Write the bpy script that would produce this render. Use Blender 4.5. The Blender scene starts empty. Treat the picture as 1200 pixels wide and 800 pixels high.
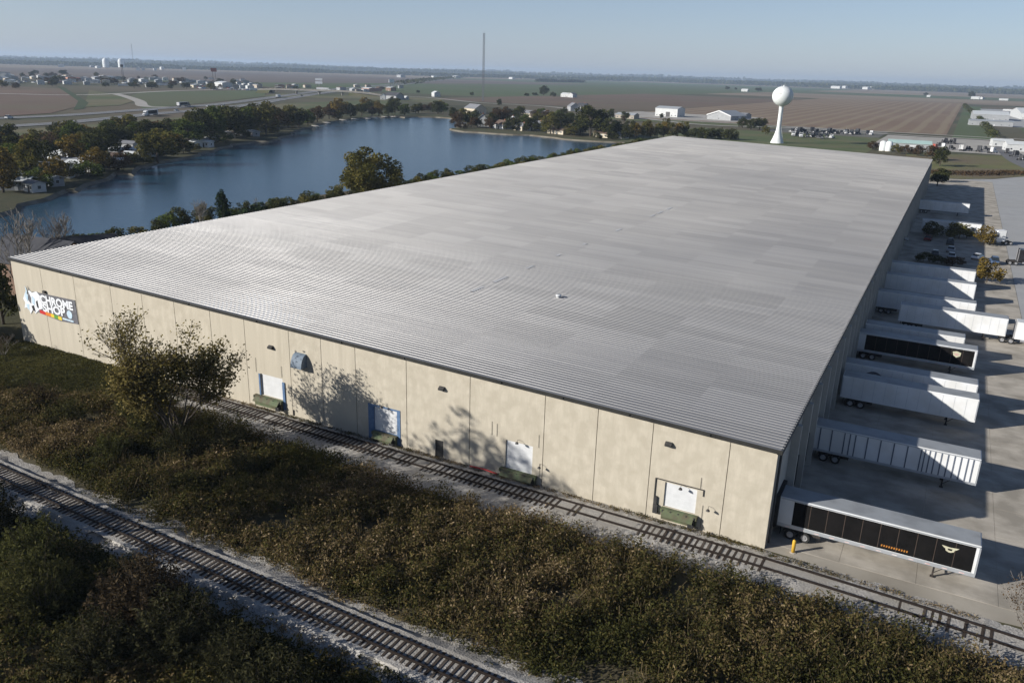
import bpy, math, random
import numpy as np
from mathutils import Vector, Matrix, geometry
R = math.radians
SC = bpy.context.scene
COL = SC.collection
# ------------------------------------------------------------------ camera
CAM_LOC = Vector((9.163, -66.982, 39.766))
YAW, PITCH, ROLL, FPX = -0.4857, 0.3186, 0.0306, 953.04
fw = Vector((math.sin(YAW)*math.cos(PITCH), math.cos(YAW)*math.cos(PITCH), -math.sin(PITCH)))
rt = Vector((math.cos(YAW), -math.sin(YAW), 0)); up = rt.cross(fw)
rt2 = rt*math.cos(ROLL) + up*math.sin(ROLL); up2 = up*math.cos(ROLL) - rt*math.sin(ROLL)
cam = bpy.data.cameras.new('camera'); cam.lens = FPX/1200*36; cam.sensor_width = 36
cam.clip_start = 0.5; cam.clip_end = 60000
camo = bpy.data.objects.new('camera', cam); COL.objects.link(camo)
mw = Matrix((rt2, up2, -fw)).transposed().to_4x4(); mw.translation = CAM_LOC
camo.matrix_world = mw
SC.camera = camo
# ------------------------------------------------------------------ sky, sun, exposure
world = bpy.data.worlds.new('World'); SC.world = world; world.use_nodes = True
wn = world.node_tree.nodes; wl = world.node_tree.links
sky = wn.new('ShaderNodeTexSky'); sky.sky_type = 'NISHITA'; sky.sun_disc = False
sky.sun_elevation = R(21.8); sky.sun_rotation = R(225)
sky.air_density = 1.0; sky.dust_density = 0.7; sky.ozone_density = 3.0; sky.altitude = 200
bg = wn['Background']; bg.inputs['Strength'].default_value = 1.0
tn = wn.new('ShaderNodeMix'); tn.data_type = 'RGBA'; tn.blend_type = 'MULTIPLY'; tn.inputs[0].default_value = 1.0; tn.inputs[7].default_value = (0.045, 0.0455, 0.050, 1)
wl.new(sky.outputs[0], tn.inputs[6])
vl = wn.new('ShaderNodeMix'); vl.data_type = 'RGBA'; vl.blend_type = 'ADD'; vl.inputs[0].default_value = 1.0   # thin even veil over the whole dome
# haze veil, thick along the horizon and thinning towards the zenith as air mass does
gc = wn.new('ShaderNodeTexCoord'); sx = wn.new('ShaderNodeSeparateXYZ'); wl.new(gc.outputs['Generated'], sx.inputs[0])
m1 = wn.new('ShaderNodeMath'); m1.operation = 'SUBTRACT'; m1.inputs[0].default_value = 1.0; m1.use_clamp = True; wl.new(sx.outputs['Z'], m1.inputs[1])
m2 = wn.new('ShaderNodeMath'); m2.operation = 'POWER'; m2.inputs[1].default_value = 3.0; wl.new(m1.outputs[0], m2.inputs[0])
vc = wn.new('ShaderNodeMix'); vc.data_type = 'RGBA'; wl.new(m2.outputs[0], vc.inputs[0]); vc.inputs[6].default_value = (0, 0, 0, 1); vc.inputs[7].default_value = (0.165, 0.198, 0.265, 1)
wl.new(vc.outputs[2], vl.inputs[7]); wl.new(tn.outputs[2], vl.inputs[6]); wl.new(vl.outputs[2], bg.inputs[0])
sun = bpy.data.lights.new('sun', 'SUN'); sun.energy = 5.0; sun.angle = R(0.53); sun.color = (1.0, 0.955, 0.88)
suno = bpy.data.objects.new('sun', sun); COL.objects.link(suno)
suno.rotation_euler = Vector((1.77, 1.77, -1)).to_track_quat('-Z', 'Y').to_euler(); suno.location = (-150, -150, 200)
SC.view_settings.view_transform = 'Standard'; SC.view_settings.look = 'None'
SC.view_settings.exposure = 0.43; SC.view_settings.gamma = 1.0
SC.cycles.max_bounces = 6; SC.cycles.transparent_max_bounces = 4
# ------------------------------------------------------------------ materials
MATS = {}
def mat(name, c1, c2=None, scale=1.0, rough=0.8, metal=0.0, bump=0.0, bscale=None, spec=0.3, detail=5, stretch=None, lo=0.35, hi=0.65, wave=None, c3=None, c3scale=0.05):
    if name in MATS: return MATS[name]
    m = bpy.data.materials.new(name); m.use_nodes = True; MATS[name] = m
    N = m.node_tree.nodes; Lk = m.node_tree.links; b = N['Principled BSDF']
    b.inputs['Roughness'].default_value = rough; b.inputs['Metallic'].default_value = metal
    b.inputs['Specular IOR Level'].default_value = spec
    b.inputs['Base Color'].default_value = (*c1, 1)
    gp = N.new('ShaderNodeNewGeometry'); src = gp.outputs['Position']   # world position, so copies do not share one stain pattern
    if stretch:
        mp = N.new('ShaderNodeMapping'); mp.inputs['Scale'].default_value = stretch; Lk.new(src, mp.inputs[0]); src = mp.outputs[0]
    col = None
    if c2:
        n = N.new('ShaderNodeTexNoise'); n.inputs['Scale'].default_value = scale; n.inputs['Detail'].default_value = detail; n.inputs['Roughness'].default_value = 0.65
        Lk.new(src, n.inputs['Vector'])
        r = N.new('ShaderNodeValToRGB'); r.color_ramp.elements[0].position = lo; r.color_ramp.elements[1].position = hi
        r.color_ramp.elements[0].color = (*c1, 1); r.color_ramp.elements[1].color = (*c2, 1)
        Lk.new(n.outputs['Fac'], r.inputs[0]); col = r.outputs[0]
    if c3:
        n3 = N.new('ShaderNodeTexNoise'); n3.inputs['Scale'].default_value = c3scale; n3.inputs['Detail'].default_value = 6
        Lk.new(gp.outputs['Position'], n3.inputs['Vector'])
        r3 = N.new('ShaderNodeValToRGB'); r3.color_ramp.elements[0].position = 0.42; r3.color_ramp.elements[1].position = 0.62
        Lk.new(n3.outputs['Fac'], r3.inputs[0])
        mx = N.new('ShaderNodeMix'); mx.data_type = 'RGBA'
        Lk.new(r3.outputs[0], mx.inputs[0]); Lk.new(col, mx.inputs[6]); mx.inputs[7].default_value = (*c3, 1); col = mx.outputs[2]
    if wave:   # (axis, scale, colour, amount)
        w = N.new('ShaderNodeTexWave'); w.bands_direction = wave[0]; w.inputs['Scale'].default_value = wave[1]; w.inputs['Distortion'].default_value = 0.8; w.inputs['Detail'].default_value = 2; w.inputs['Detail Scale'].default_value = 0.4
        Lk.new(gp.outputs['Position'], w.inputs['Vector'])
        r2 = N.new('ShaderNodeValToRGB'); r2.color_ramp.elements[0].position = 0.55; r2.color_ramp.elements[1].position = 0.9
        Lk.new(w.outputs['Fac'], r2.inputs[0])
        ml = N.new('ShaderNodeMath'); ml.operation = 'MULTIPLY'; ml.inputs[1].default_value = wave[3]; Lk.new(r2.outputs[0], ml.inputs[0])
        mx = N.new('ShaderNodeMix'); mx.data_type = 'RGBA'
        Lk.new(ml.outputs[0], mx.inputs[0]); Lk.new(col, mx.inputs[6]); mx.inputs[7].default_value = (*wave[2], 1); col = mx.outputs[2]
    if col: Lk.new(col, b.inputs['Base Color'])
    if bump:
        nb = N.new('ShaderNodeTexNoise'); nb.inputs['Scale'].default_value = bscale or scale*4; nb.inputs['Detail'].default_value = 4
        Lk.new(src, nb.inputs['Vector'])
        bp = N.new('ShaderNodeBump'); bp.inputs['Strength'].default_value = 1.0; bp.inputs['Distance'].default_value = bump
        Lk.new(nb.outputs['Fac'], bp.inputs['Height']); Lk.new(bp.outputs[0], b.inputs['Normal'])
    return m
def leafmat(name, stops, trans=0.25):
    m = bpy.data.materials.new(name); m.use_nodes = True; MATS[name] = m
    N = m.node_tree.nodes; Lk = m.node_tree.links; N.clear()
    out = N.new('ShaderNodeOutputMaterial'); at = N.new('ShaderNodeAttribute'); at.attribute_name = 'tint'
    r = N.new('ShaderNodeValToRGB')
    els = r.color_ramp.elements
    for i, (p, c) in enumerate(stops):
        e = els[i] if i < 2 else els.new(p)
        e.position = p; e.color = (*c, 1)
    Lk.new(at.outputs['Fac'], r.inputs[0])
    d = N.new('ShaderNodeBsdfDiffuse'); t = N.new('ShaderNodeBsdfTranslucent'); mx = N.new('ShaderNodeMixShader'); mx.inputs[0].default_value = trans
    Lk.new(r.outputs[0], d.inputs[0]); Lk.new(r.outputs[0], t.inputs[0]); Lk.new(d.outputs[0], mx.inputs[1]); Lk.new(t.outputs[0], mx.inputs[2])
    Lk.new(mx.outputs[0], out.inputs[0])
    return m
# ------------------------------------------------------------------ mesh helpers
class MB:
    def __init__(s): s.v = []; s.f = []
    def quad(s, *p):
        i = len(s.v); s.v += [tuple(q) for q in p]; s.f.append(tuple(range(i, i+len(p)))); return s
    def box(s, x0, x1, y0, y1, z0, z1, b=0.0):
        i = len(s.v)
        if b <= 0:
            s.v += [(x0,y0,z0),(x1,y0,z0),(x1,y1,z0),(x0,y1,z0),(x0,y0,z1),(x1,y0,z1),(x1,y1,z1),(x0,y1,z1)]
            s.f += [tuple(i+k for k in q) for q in ((3,2,1,0),(4,5,6,7),(0,1,5,4),(1,2,6,5),(2,3,7,6),(3,0,4,7))]
        else:   # chamfered on all vertical and top edges
            o = [(x0+b,y0),(x1-b,y0),(x1,y0+b),(x1,y1-b),(x1-b,y1),(x0+b,y1),(x0,y1-b),(x0,y0+b)]
            n = [(x0+2*b,y0+b),(x1-2*b,y0+b),(x1-b,y0+2*b),(x1-b,y1-2*b),(x1-2*b,y1-b),(x0+2*b,y1-b),(x0+b,y1-2*b),(x0+b,y0+2*b)]
            s.v += [(x,y,z0) for x,y in o] + [(x,y,z1-b) for x,y in o] + [(x,y,z1) for x,y in n]
            s.f += [tuple(i+k for k in range(7,-1,-1)), tuple(i+16+k for k in range(8))]
            for k in range(8):
                j = (k+1) % 8
                s.f += [(i+k,i+j,i+8+j,i+8+k),(i+8+k,i+8+j,i+16+j,i+16+k)]
        return s
    def prism(s, pts, a, axis='y', d=1.0):   # polygon in the plane across axis, extruded from a to a+d
        i = len(s.v); n = len(pts)
        def P(u, w, t): return {'y': (u, t, w), 'x': (t, u, w), 'z': (u, w, t)}[axis]
        s.v += [P(u, w, a) for u, w in pts] + [P(u, w, a+d) for u, w in pts]
        s.f += [tuple(i+k for k in range(n)), tuple(i+n+k for k in range(n-1,-1,-1))]
        for k in range(n): s.f.append((i+k, i+n+k, i+n+(k+1)%n, i+(k+1)%n))
        return s
    def tube(s, pts, rad, n=6, cap=True):
        i0 = len(s.v); pts = [Vector(p) for p in pts]
        for k, p in enumerate(pts):
            d = (pts[min(k+1, len(pts)-1)] - pts[max(k-1, 0)]).normalized()
            a = d.cross(Vector((0,0,1)) if abs(d.z) < 0.95 else Vector((1,0,0))).normalized(); c = d.cross(a)
            r = rad[k] if hasattr(rad, '__len__') else rad
            for j in range(n):
                t = 2*math.pi*j/n; q = p + a*math.cos(t)*r + c*math.sin(t)*r; s.v.append(tuple(q))
        for k in range(len(pts)-1):
            for j in range(n):
                a0 = i0+k*n+j; a1 = i0+k*n+(j+1)%n
                s.f.append((a0, a1, a1+n, a0+n))
        if cap:
            s.f.append(tuple(i0+j for j in range(n))); e = i0+(len(pts)-1)*n; s.f.append(tuple(e+j for j in range(n-1,-1,-1)))
        return s
    def lathe(s, prof, n=24, c=(0,0,0)):
        i0 = len(s.v)
        for r, z in prof:
            for j in range(n):
                t = 2*math.pi*j/n; s.v.append((c[0]+r*math.cos(t), c[1]+r*math.sin(t), c[2]+z))
        for k in range(len(prof)-1):
            for j in range(n):
                a0 = i0+k*n+j; a1 = i0+k*n+(j+1)%n; s.f.append((a0, a1, a1+n, a0+n))
        return s
    def mesh(s, name):
        me = bpy.data.meshes.new(name); me.from_pydata(s.v, [], s.f); me.validate(); return me
    def build(s, name, m, parent=None, smooth=False, loc=None):
        return link(name, s.mesh(name), m, parent, smooth, loc)
def link(name, me, m=None, parent=None, smooth=False, loc=None, rz=0.0, scale=None):
    o = bpy.data.objects.new(name, me); COL.objects.link(o)
    if m is not None:
        if not me.materials: me.materials.append(None)
        if me.users > 1 or True:
            o.material_slots[0].link = 'OBJECT'; o.material_slots[0].material = m
    if smooth: me.polygons.foreach_set('use_smooth', [True]*len(me.polygons))
    if parent is not None: o.parent = parent
    if loc is not None: o.location = loc
    if rz: o.rotation_euler = (0, 0, rz)
    if scale is not None: o.scale = scale if hasattr(scale, '__len__') else (scale,)*3
    return o
def tag(o, label, cat, group=None, kind=None):
    o['label'] = label; o['category'] = cat
    if group: o['group'] = group
    if kind: o['kind'] = kind
    return o
def thing(name, label, cat, loc=(0,0,0), rz=0.0, group=None, scale=None):
    o = bpy.data.objects.new(name, None); COL.objects.link(o); o.empty_display_size = 0.5
    o.location = loc; o.rotation_euler = (0, 0, rz)
    if scale is not None: o.scale = scale if hasattr(scale, '__len__') else (scale,)*3
    return tag(o, label, cat, group)
def struct(o): o['kind'] = 'structure'; return o
def sheet(name, pts, z, m, parent=None):
    mb = MB(); mb.quad(*[(x, y, z) for x, y in pts]); o = mb.build(name, m, parent)
    if parent is None: struct(o)
    return o
def rect(x0, x1, y0, y1): return [(x0,y0),(x1,y0),(x1,y1),(x0,y1)]
def npmesh(name, v, quads=None, tris=None, tint=None):
    v = np.ascontiguousarray(v, dtype=np.float32); me = bpy.data.meshes.new(name)
    nq = 0 if quads is None else len(quads); nt = 0 if tris is None else len(tris)
    me.vertices.add(len(v)); me.vertices.foreach_set('co', v.ravel())
    idx = np.concatenate([a.ravel() for a in (quads, tris) if a is not None]).astype(np.int32)
    me.loops.add(len(idx)); me.loops.foreach_set('vertex_index', idx)
    me.polygons.add(nq+nt)
    ls = np.concatenate([np.arange(nq)*4, nq*4+np.arange(nt)*3]).astype(np.int32)
    me.polygons.foreach_set('loop_start', ls)
    me.update(calc_edges=True)
    if tint is not None:
        a = me.attributes.new('tint', 'FLOAT', 'POINT'); a.data.foreach_set('value', np.ascontiguousarray(tint, dtype=np.float32))
    return me
def leaf_cloud(c, size, rng, tint, aspect=0.6, upbias=0.3):
    n = len(c); nn = rng.normal(size=(n,3)); nn[:,2] = np.abs(nn[:,2]) + upbias; nn /= np.linalg.norm(nn, axis=1)[:,None]
    t = rng.normal(size=(n,3)); t -= nn*(t*nn).sum(1)[:,None]; t /= np.linalg.norm(t, axis=1)[:,None]
    b = np.cross(nn, t); s = np.asarray(size).reshape(-1,1)*np.ones((n,1))
    v = np.stack([c-t*s*0.5, c-b*s*0.5*aspect, c+t*s*0.5, c+b*s*0.5*aspect], 1).reshape(-1,3)
    q = np.arange(4*n).reshape(-1,4)
    return v, q, np.repeat(tint, 4)
def bands(x, y, seed=0, s=1.0):    # smooth pseudo-noise 0..1 over the ground
    r = np.random.default_rng(seed); o = np.zeros_like(x, dtype=float)
    for k in range(6):
        a = r.uniform(0, 6.28); f = s*r.uniform(0.5, 2.2); o += np.sin((x*np.cos(a)+y*np.sin(a))*f + r.uniform(0, 6.28))
    return np.clip(0.5 + o/7.0, 0, 1)

# ================================================================== THE SETTING
M_GROUND = mat('ground_soil_grass', (0.065,0.060,0.03), (0.045,0.058,0.02), 0.02, 0.95, detail=8, c3=(0.11,0.088,0.055), c3scale=0.004, bump=0.05, bscale=0.6)
M_WATER = mat('lake_water', (0.012,0.045,0.08), (0.015,0.055,0.095), 0.01, 0.2, bump=0.09, bscale=0.8, spec=0.45)
M_SHORE = mat('shore_soil', (0.12,0.10,0.07), (0.22,0.20,0.16), 0.15, 0.95)
M_BALLAST = mat('ballast_gravel', (0.235,0.222,0.205), (0.49,0.47,0.44), 5.0, 0.95, bump=0.08, bscale=7.0, lo=0.3, hi=0.68, c3=(0.31,0.29,0.26), c3scale=0.25)
M_CONC = mat('yard_concrete', (0.37,0.335,0.285), (0.46,0.42,0.36), 0.6, 0.9, bump=0.01, bscale=9, c3=(0.27,0.245,0.205), c3scale=0.28, stretch=(0.35,1.6,1))
M_ASPH = mat('lot_asphalt', (0.30,0.305,0.31), (0.37,0.372,0.375), 0.15, 0.9, c3=(0.33,0.33,0.325), c3scale=0.03)
M_ROAD = mat('highway_asphalt', (0.14,0.145,0.155), (0.19,0.19,0.195), 0.05, 0.9)
M_LAWN = mat('lawn_grass', (0.032,0.036,0.013), (0.052,0.052,0.021), 0.4, 0.95, c3=(0.055,0.05,0.022), c3scale=0.08, bump=0.1, bscale=3)
M_F_GREEN = mat('field_green', (0.060,0.095,0.032), (0.075,0.105,0.04), 0.004, 0.95, c3=(0.085,0.095,0.045), c3scale=0.003)
M_F_BROWN = mat('field_stubble', (0.17,0.115,0.075), (0.20,0.145,0.10), 0.006, 0.95, wave=('X',0.016,(0.26,0.215,0.14),0.55))
M_F_TAN = mat('field_tan', (0.21,0.165,0.115), (0.25,0.20,0.145), 0.004, 0.95, c3=(0.17,0.13,0.09), c3scale=0.002)
M_F_RED = mat('field_tilled', (0.115,0.075,0.055), (0.15,0.10,0.07), 0.008, 0.95, c3=(0.12,0.095,0.06), c3scale=0.006)
M_F_GREY = mat('field_plowed', (0.095,0.075,0.068), (0.125,0.10,0.085), 0.003, 0.95, c3=(0.14,0.11,0.09), c3scale=0.002)
M_DITCH = mat('ditch_grass', (0.03,0.05,0.02), (0.05,0.07,0.025), 0.05, 0.95)
M_VERGE = mat('verge_grass', (0.10,0.10,0.045), (0.15,0.125,0.07), 0.03, 0.95, c3=(0.07,0.09,0.03), c3scale=0.01)
M_GRAVEL_LOT = mat('pale_gravel', (0.30,0.28,0.25), (0.40,0.38,0.35), 0.08, 0.95)

# lake outline (world metres)
lake = [(-150,-30),(-204.4,39.7),(-211.2,52.6),(-219.0,65.6),(-231.3,82.2),(-242.8,95.3),(-239.9,96.5),(-248.8,107.8),(-255.6,119.8),(-267.2,136.4),(-262.9,136.8),(-278.3,153.3),(-285.4,168.4),(-293.4,184.8),(-300.4,199.3),(-315.9,225.9),(-331.9,259.4),(-332.5,271.1),(-329.0,279.2),(-349.9,310.7),(-389.6,373.4),(-424.5,436.2),(-435.6,478.5),(-448.7,526.0),(-438.4,530.8),(-446.7,554.7),(-424.8,541.1),(-426.4,563.2),(-413.6,571.7),(-398.4,572.1),(-352,530),(-315.5,444.5),(-297.5,434.0),(-289.4,437.8),(-273.1,433.3),(-262.4,434.5),(-251.4,442.2),(-239.1,439.8),(-220.0,430.0),(-206.7,430.1),(-191.2,433.0),(-179.8,436.4),(-172,415),(-168,385),(-172,350),(-166,300),(-170,250),(-167,200),(-172,150),(-168,110),(-162,75),(-157,45),(-152,10)]
def wobble(poly, seed, amp=2.2, step=9):
    rr = random.Random(seed); out = []
    for i, (x, y) in enumerate(poly):
        x2, y2 = poly[(i+1) % len(poly)]; d = math.hypot(x2-x, y2-y); n = max(1, int(d/step))
        for k in range(n):
            t = k/n; out.append((x+(x2-x)*t+rr.uniform(-amp, amp), y+(y2-y)*t+rr.uniform(-amp, amp)))
    return out
lake = wobble(lake, 3)
GR = 15000
outer = [(GR*math.cos(2*math.pi*k/64), GR*math.sin(2*math.pi*k/64)) for k in range(64)]
tri = geometry.tessellate_polygon([[Vector((x,y,0)) for x,y in outer], [Vector((x,y,0)) for x,y in lake]])
allp = outer + lake
me = bpy.data.meshes.new('ground'); me.from_pydata([(x,y,0) for x,y in allp], [], [tuple(t) for t in tri])
g = struct(link('ground', me, M_GROUND))
me.update()
if me.polygons[0].normal.z < 0: me.flip_normals()
cx = sum(p[0] for p in lake)/len(lake); cy = sum(p[1] for p in lake)/len(lake)
mb = MB(); n = len(lake)
lowp = []
for i, (x, y) in enumerate(lake):          # bank slopes in and down to the bed
    a = Vector(lake[i-1]); c = Vector(lake[(i+1) % n]); t = (c-a).normalized(); nx = Vector((t.y, -t.x))
    lowp.append(Vector((x, y)) + nx*(-2.6))
sgn = 1 if (lowp[0]-Vector((cx,cy))).length < (Vector(lake[0])-Vector((cx,cy))).length else -1
for i in range(n):
    j = (i+1) % n
    A = Vector(lake[i]); B = Vector(lake[j]); A2 = A+(lowp[i]-A)*sgn; B2 = B+(lowp[j]-B)*sgn
    mb.quad((A.x,A.y,0.03),(B.x,B.y,0.03),(B2.x,B2.y,-1.5),(A2.x,A2.y,-1.5))
struct(mb.build('shore', M_SHORE))
mb = MB(); xs = [p[0] for p in lake]; ys = [p[1] for p in lake]
struct(sheet('lake', rect(min(xs)-20, max(xs)+20, min(ys)-20, max(ys)+20), -0.8, M_WATER))

_l0, _l1 = (-211.2,52.6), (-349.9,310.7)
i0 = min(range(len(lake)), key=lambda i: (lake[i][0]-_l0[0])**2+(lake[i][1]-_l0[1])**2); i1 = min(range(len(lake)), key=lambda i: (lake[i][0]-_l1[0])**2+(lake[i][1]-_l1[1])**2)
sheet('lawn', lake[i0:i1+1]+[(-512.2,480.9),(-446.6,345.4),(-431.5,297.3),(-409.3,238.4),(-404.6,200.2),(-386.3,162.9),(-364.5,128.4)], 0.05, M_LAWN)
# ---- fields beyond (axis-aligned sections, as surveyed land is)
Z = 0.05
sheet('field', rect(-2600,-640,1180,6200), 0.06, M_F_GREEN)
sheet('field', rect(-700,-330,955,1950), 0.10, M_F_RED)
sheet('field', rect(-330,-3,742,2250), 0.12, M_F_BROWN)
sheet('field', rect(-640,900,2250,3100), 0.14, M_F_TAN)
sheet('field', rect(-640,1400,3100,3900), 0.16, M_F_GREEN)
sheet('field', rect(-2600,2600,6200,7600), 0.18, M_F_TAN)
sheet('field', rect(-640,2600,3900,6200), 0.2, M_F_TAN)
sheet('field', rect(2,33,700,2000), 0.2, M_F_GREEN)
sheet('field', rect(60,900,560,980), 0.12, M_F_GREEN)
sheet('field', rect(-9000,-2600,3600,9000), 0.2, M_F_TAN)
sheet('field', rect(-3600,-1500,1300,3600), 0.22, M_F_GREY)
sheet('field', rect(-6000,-1700,-800,1300), 0.2, M_F_GREY)
sheet('field', rect(-9000,-3600,1300,3600), 0.18, M_F_TAN)
sheet('field', [(-588.2,283.6),(-608.6,334.9),(-677.5,402.4),(-791.8,485.3),(-1125.8,689.3),(-1231.4,668.2),(-1269,200),(-650,80)], 0.24, M_F_RED)
sheet('field', [(-629.9,434.4),(-726.2,613.4),(-829.1,783.6),(-1030.5,992.7),(-992.6,717.8),(-851.5,589.2)], 0.24, M_F_GREEN)
sheet('field', [(-674.7,408.6),(-688.3,454.6),(-773.6,539.8),(-896.8,612.2),(-1059.6,688.5)], 0.24, M_VERGE)
sheet('ditch', [(-642.9,376.9),(-650.8,391.7),(-741.0,460.7),(-1159.5,719.9),(-1233.8,756.2),(-775.3,473.8)], 0.28, M_DITCH)
sheet('verge', [(-469.8,212.8),(-485.2,276.4),(-513.3,365.8),(-585.7,524.5),(-654.0,630.8),(-685.4,803.2),(-703.6,922.0),(-567.9,733.5),(-539.1,619.6),(-494.2,461.8),(-474.1,370.7),(-440.5,273.2),(-410.8,177.5)], 0.24, M_VERGE)
sheet('verge', [(-832.2,771.1),(-800.0,785.2),(-691.9,866.4),(-573.3,832.3),(-680.8,998.2),(-809.8,1001.5),(-899.8,890.6)], 0.26, M_VERGE)
sheet('lawn', [(-592.2,785.0),(-524.4,834.2),(-401.8,775.8),(-313.0,710.3),(-351.8,673.8),(-453.0,679.1),(-501.8,656.9)], 0.07, M_LAWN)
M_MEADOW = mat('meadow_grass', (0.065,0.09,0.03), (0.095,0.115,0.042), 0.1, 0.95, c3=(0.11,0.11,0.05), c3scale=0.03)
sheet('lawn', rect(-330,-95,690,742), 0.07, M_MEADOW)
sheet('lawn', rect(-190,-40,440,640), 0.09, M_MEADOW)
sheet('lawn', [(-8,356),(12,357),(24,370),(42,400),(70,420),(70,540),(3,512),(-20,500)], 0.13, mat('rough_meadow', (0.10,0.115,0.035), (0.15,0.14,0.055), 0.06, 0.95, c3=(0.13,0.10,0.06), c3scale=0.02, bump=0.2, bscale=1))
sheet('gravel_lot', rect(-45,110,535,690), 0.10, M_GRAVEL_LOT)
sheet('gravel_lot', rect(-135,-48,640,735), 0.14, mat('dark_gravel', (0.10,0.10,0.09), (0.16,0.155,0.13), 0.1, 0.95))
sheet('gravel_lot', rect(-340,-190,760,900), 0.14, M_GRAVEL_LOT)
sheet('gravel_lot', [(36,980),(260,980),(260,1900),(30,1800)], 0.26, M_ASPH)
# ---- roads
def road(name, pts, w, z, m, parent=None):
    mb = MB(); L = []; Rr = []
    for i, p in enumerate(pts):
        a = Vector(pts[max(i-1,0)]); c = Vector(pts[min(i+1,len(pts)-1)]); t = (c-a).normalized(); nn = Vector((-t.y, t.x))*w/2
        L.append(Vector(p)+nn); Rr.append(Vector(p)-nn)
    for i in range(len(pts)-1):
        mb.quad((Rr[i].x,Rr[i].y,z),(Rr[i+1].x,Rr[i+1].y,z),(L[i+1].x,L[i+1].y,z),(L[i].x,L[i].y,z))
    o = mb.build(name, m, parent)
    if parent is None: struct(o)
    return o
def catmull(P, k=6):
    out = []
    for i in range(len(P)-1):
        p0 = Vector(P[max(i-1,0)]); p1 = Vector(P[i]); p2 = Vector(P[i+1]); p3 = Vector(P[min(i+2,len(P)-1)])
        for j in range(k):
            t = j/k; out.append(tuple(0.5*((2*p1)+(p2-p0)*t+(2*p0-5*p1+4*p2-p3)*t*t+(3*p1-p0-3*p2+p3)*t**3)))
    out.append(tuple(P[-1])); return out
hw_a = catmull([(-540,-60),(-571.3,273.5),(-587.5,348.6),(-626.1,442.0),(-667.6,547.6),(-748.7,687.5),(-822.9,809.3),(-1097.7,1267.1),(-1597.2,2209.9),(-3563.8,5760.4)])
hw_b = catmull([(-450,-60),(-499.5,230.5),(-520.2,301.1),(-563.3,391.2),(-603.3,488.8),(-664.9,603.7),(-756.1,746.4),(-1012.9,1176.8),(-1499.5,2089.4),(-3314.1,5377.6)])
W_LINE = mat('road_paint', (0.62,0.62,0.58), (0.5,0.5,0.47), 2, 0.8)
for hw in (hw_a, hw_b):
    h = road('highway', hw, 16, 0.32, M_ROAD)
    off = []
    for s in (-5.6, 5.6):
        pp = []
        for i, p in enumerate(hw):
            a = Vector(hw[max(i-1,0)]); c = Vector(hw[min(i+1,len(hw)-1)]); t = (c-a).normalized(); pp.append(tuple(Vector(p)+Vector((-t.y,t.x))*s))
        road('edge_line', pp, 0.5, 0.36, W_LINE, h)
road('ramp', catmull([(-945.8,639.4),(-873.4,601.4),(-755.9,529.1),(-666.1,464.9),(-642.3,478.7)]), 11, 0.30, M_GRAVEL_LOT)
road('frontage_road', catmull([(-1100,420),(-969.2,511.4),(-916.7,581.1),(-1016.1,787.0),(-1089.5,1008.6),(-1030.0,998.1)]), 12, 0.27, M_GRAVEL_LOT)
road('lakeside_road', catmull([(-809.8,1001.5),(-723.2,1015.8),(-576.7,922.4),(-467.4,909.7),(-350.1,799.1),(-267.1,731.4),(-194.1,684.3),(-121.9,717.9),(-40,700),(120,700)]), 9, 0.30, M_GRAVEL_LOT)
road('field_lane', catmull([(-330,740),(-120,738),(-60,736),(10,735),(120,735)]), 8, 0.22, M_GRAVEL_LOT)
road('access_road', catmull([(35.7,687.3),(35.4,593.8),(38.7,497.0),(45.8,434.6)]), 9, 0.22, mat('access_asphalt', (0.12,0.12,0.125), (0.16,0.16,0.16), 0.2, 0.9))

# ---- truck yard: concrete slabs by the wall, old asphalt beyond
rs = random.Random(5)
yard = struct(sheet('truck_yard', [(-2,0.3),(-0.1,-0.1),(4,-0.25),(7.5,-0.55),(11,-1.0),(14,-1.4),(17,-1.1),(24.4,-0.4),(24.4,350),(-2,350)], 0.026, mat('yard_subbase', (0.33,0.30,0.25), (0.40,0.365,0.31), 0.6, 0.95, c3=(0.26,0.235,0.195), c3scale=0.15)))
SL = {}
def slab(dx, dy):
    k = (round(dx,2), round(dy,2))
    if k not in SL: SL[k] = MB().box(0, dx, 0, dy, 0, 0.045).mesh('slab')
    return SL[k]
ys_ = 1.2; rows = 0
while ys_ < 350:
    d = 6.1
    for i in range(4):
        if ys_ < 300 or True:
            s_ = link('slab', slab(6.07, d-0.03), M_CONC, yard, loc=(0.02+i*6.1, ys_, 0.0))
    ys_ += d; rows += 1
lot = struct(sheet('asphalt_lot', [(24.45,-20),(120,-20),(120,430),(70,421),(40,398),(26,371),(13,352.5),(24.45,350.5)], 0.03, M_ASPH))
sheet('asphalt_lot', [(0.0,352.0),(13,352.4),(25.5,372),(12,357),(-3,353)], 0.03, M_ASPH)

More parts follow.
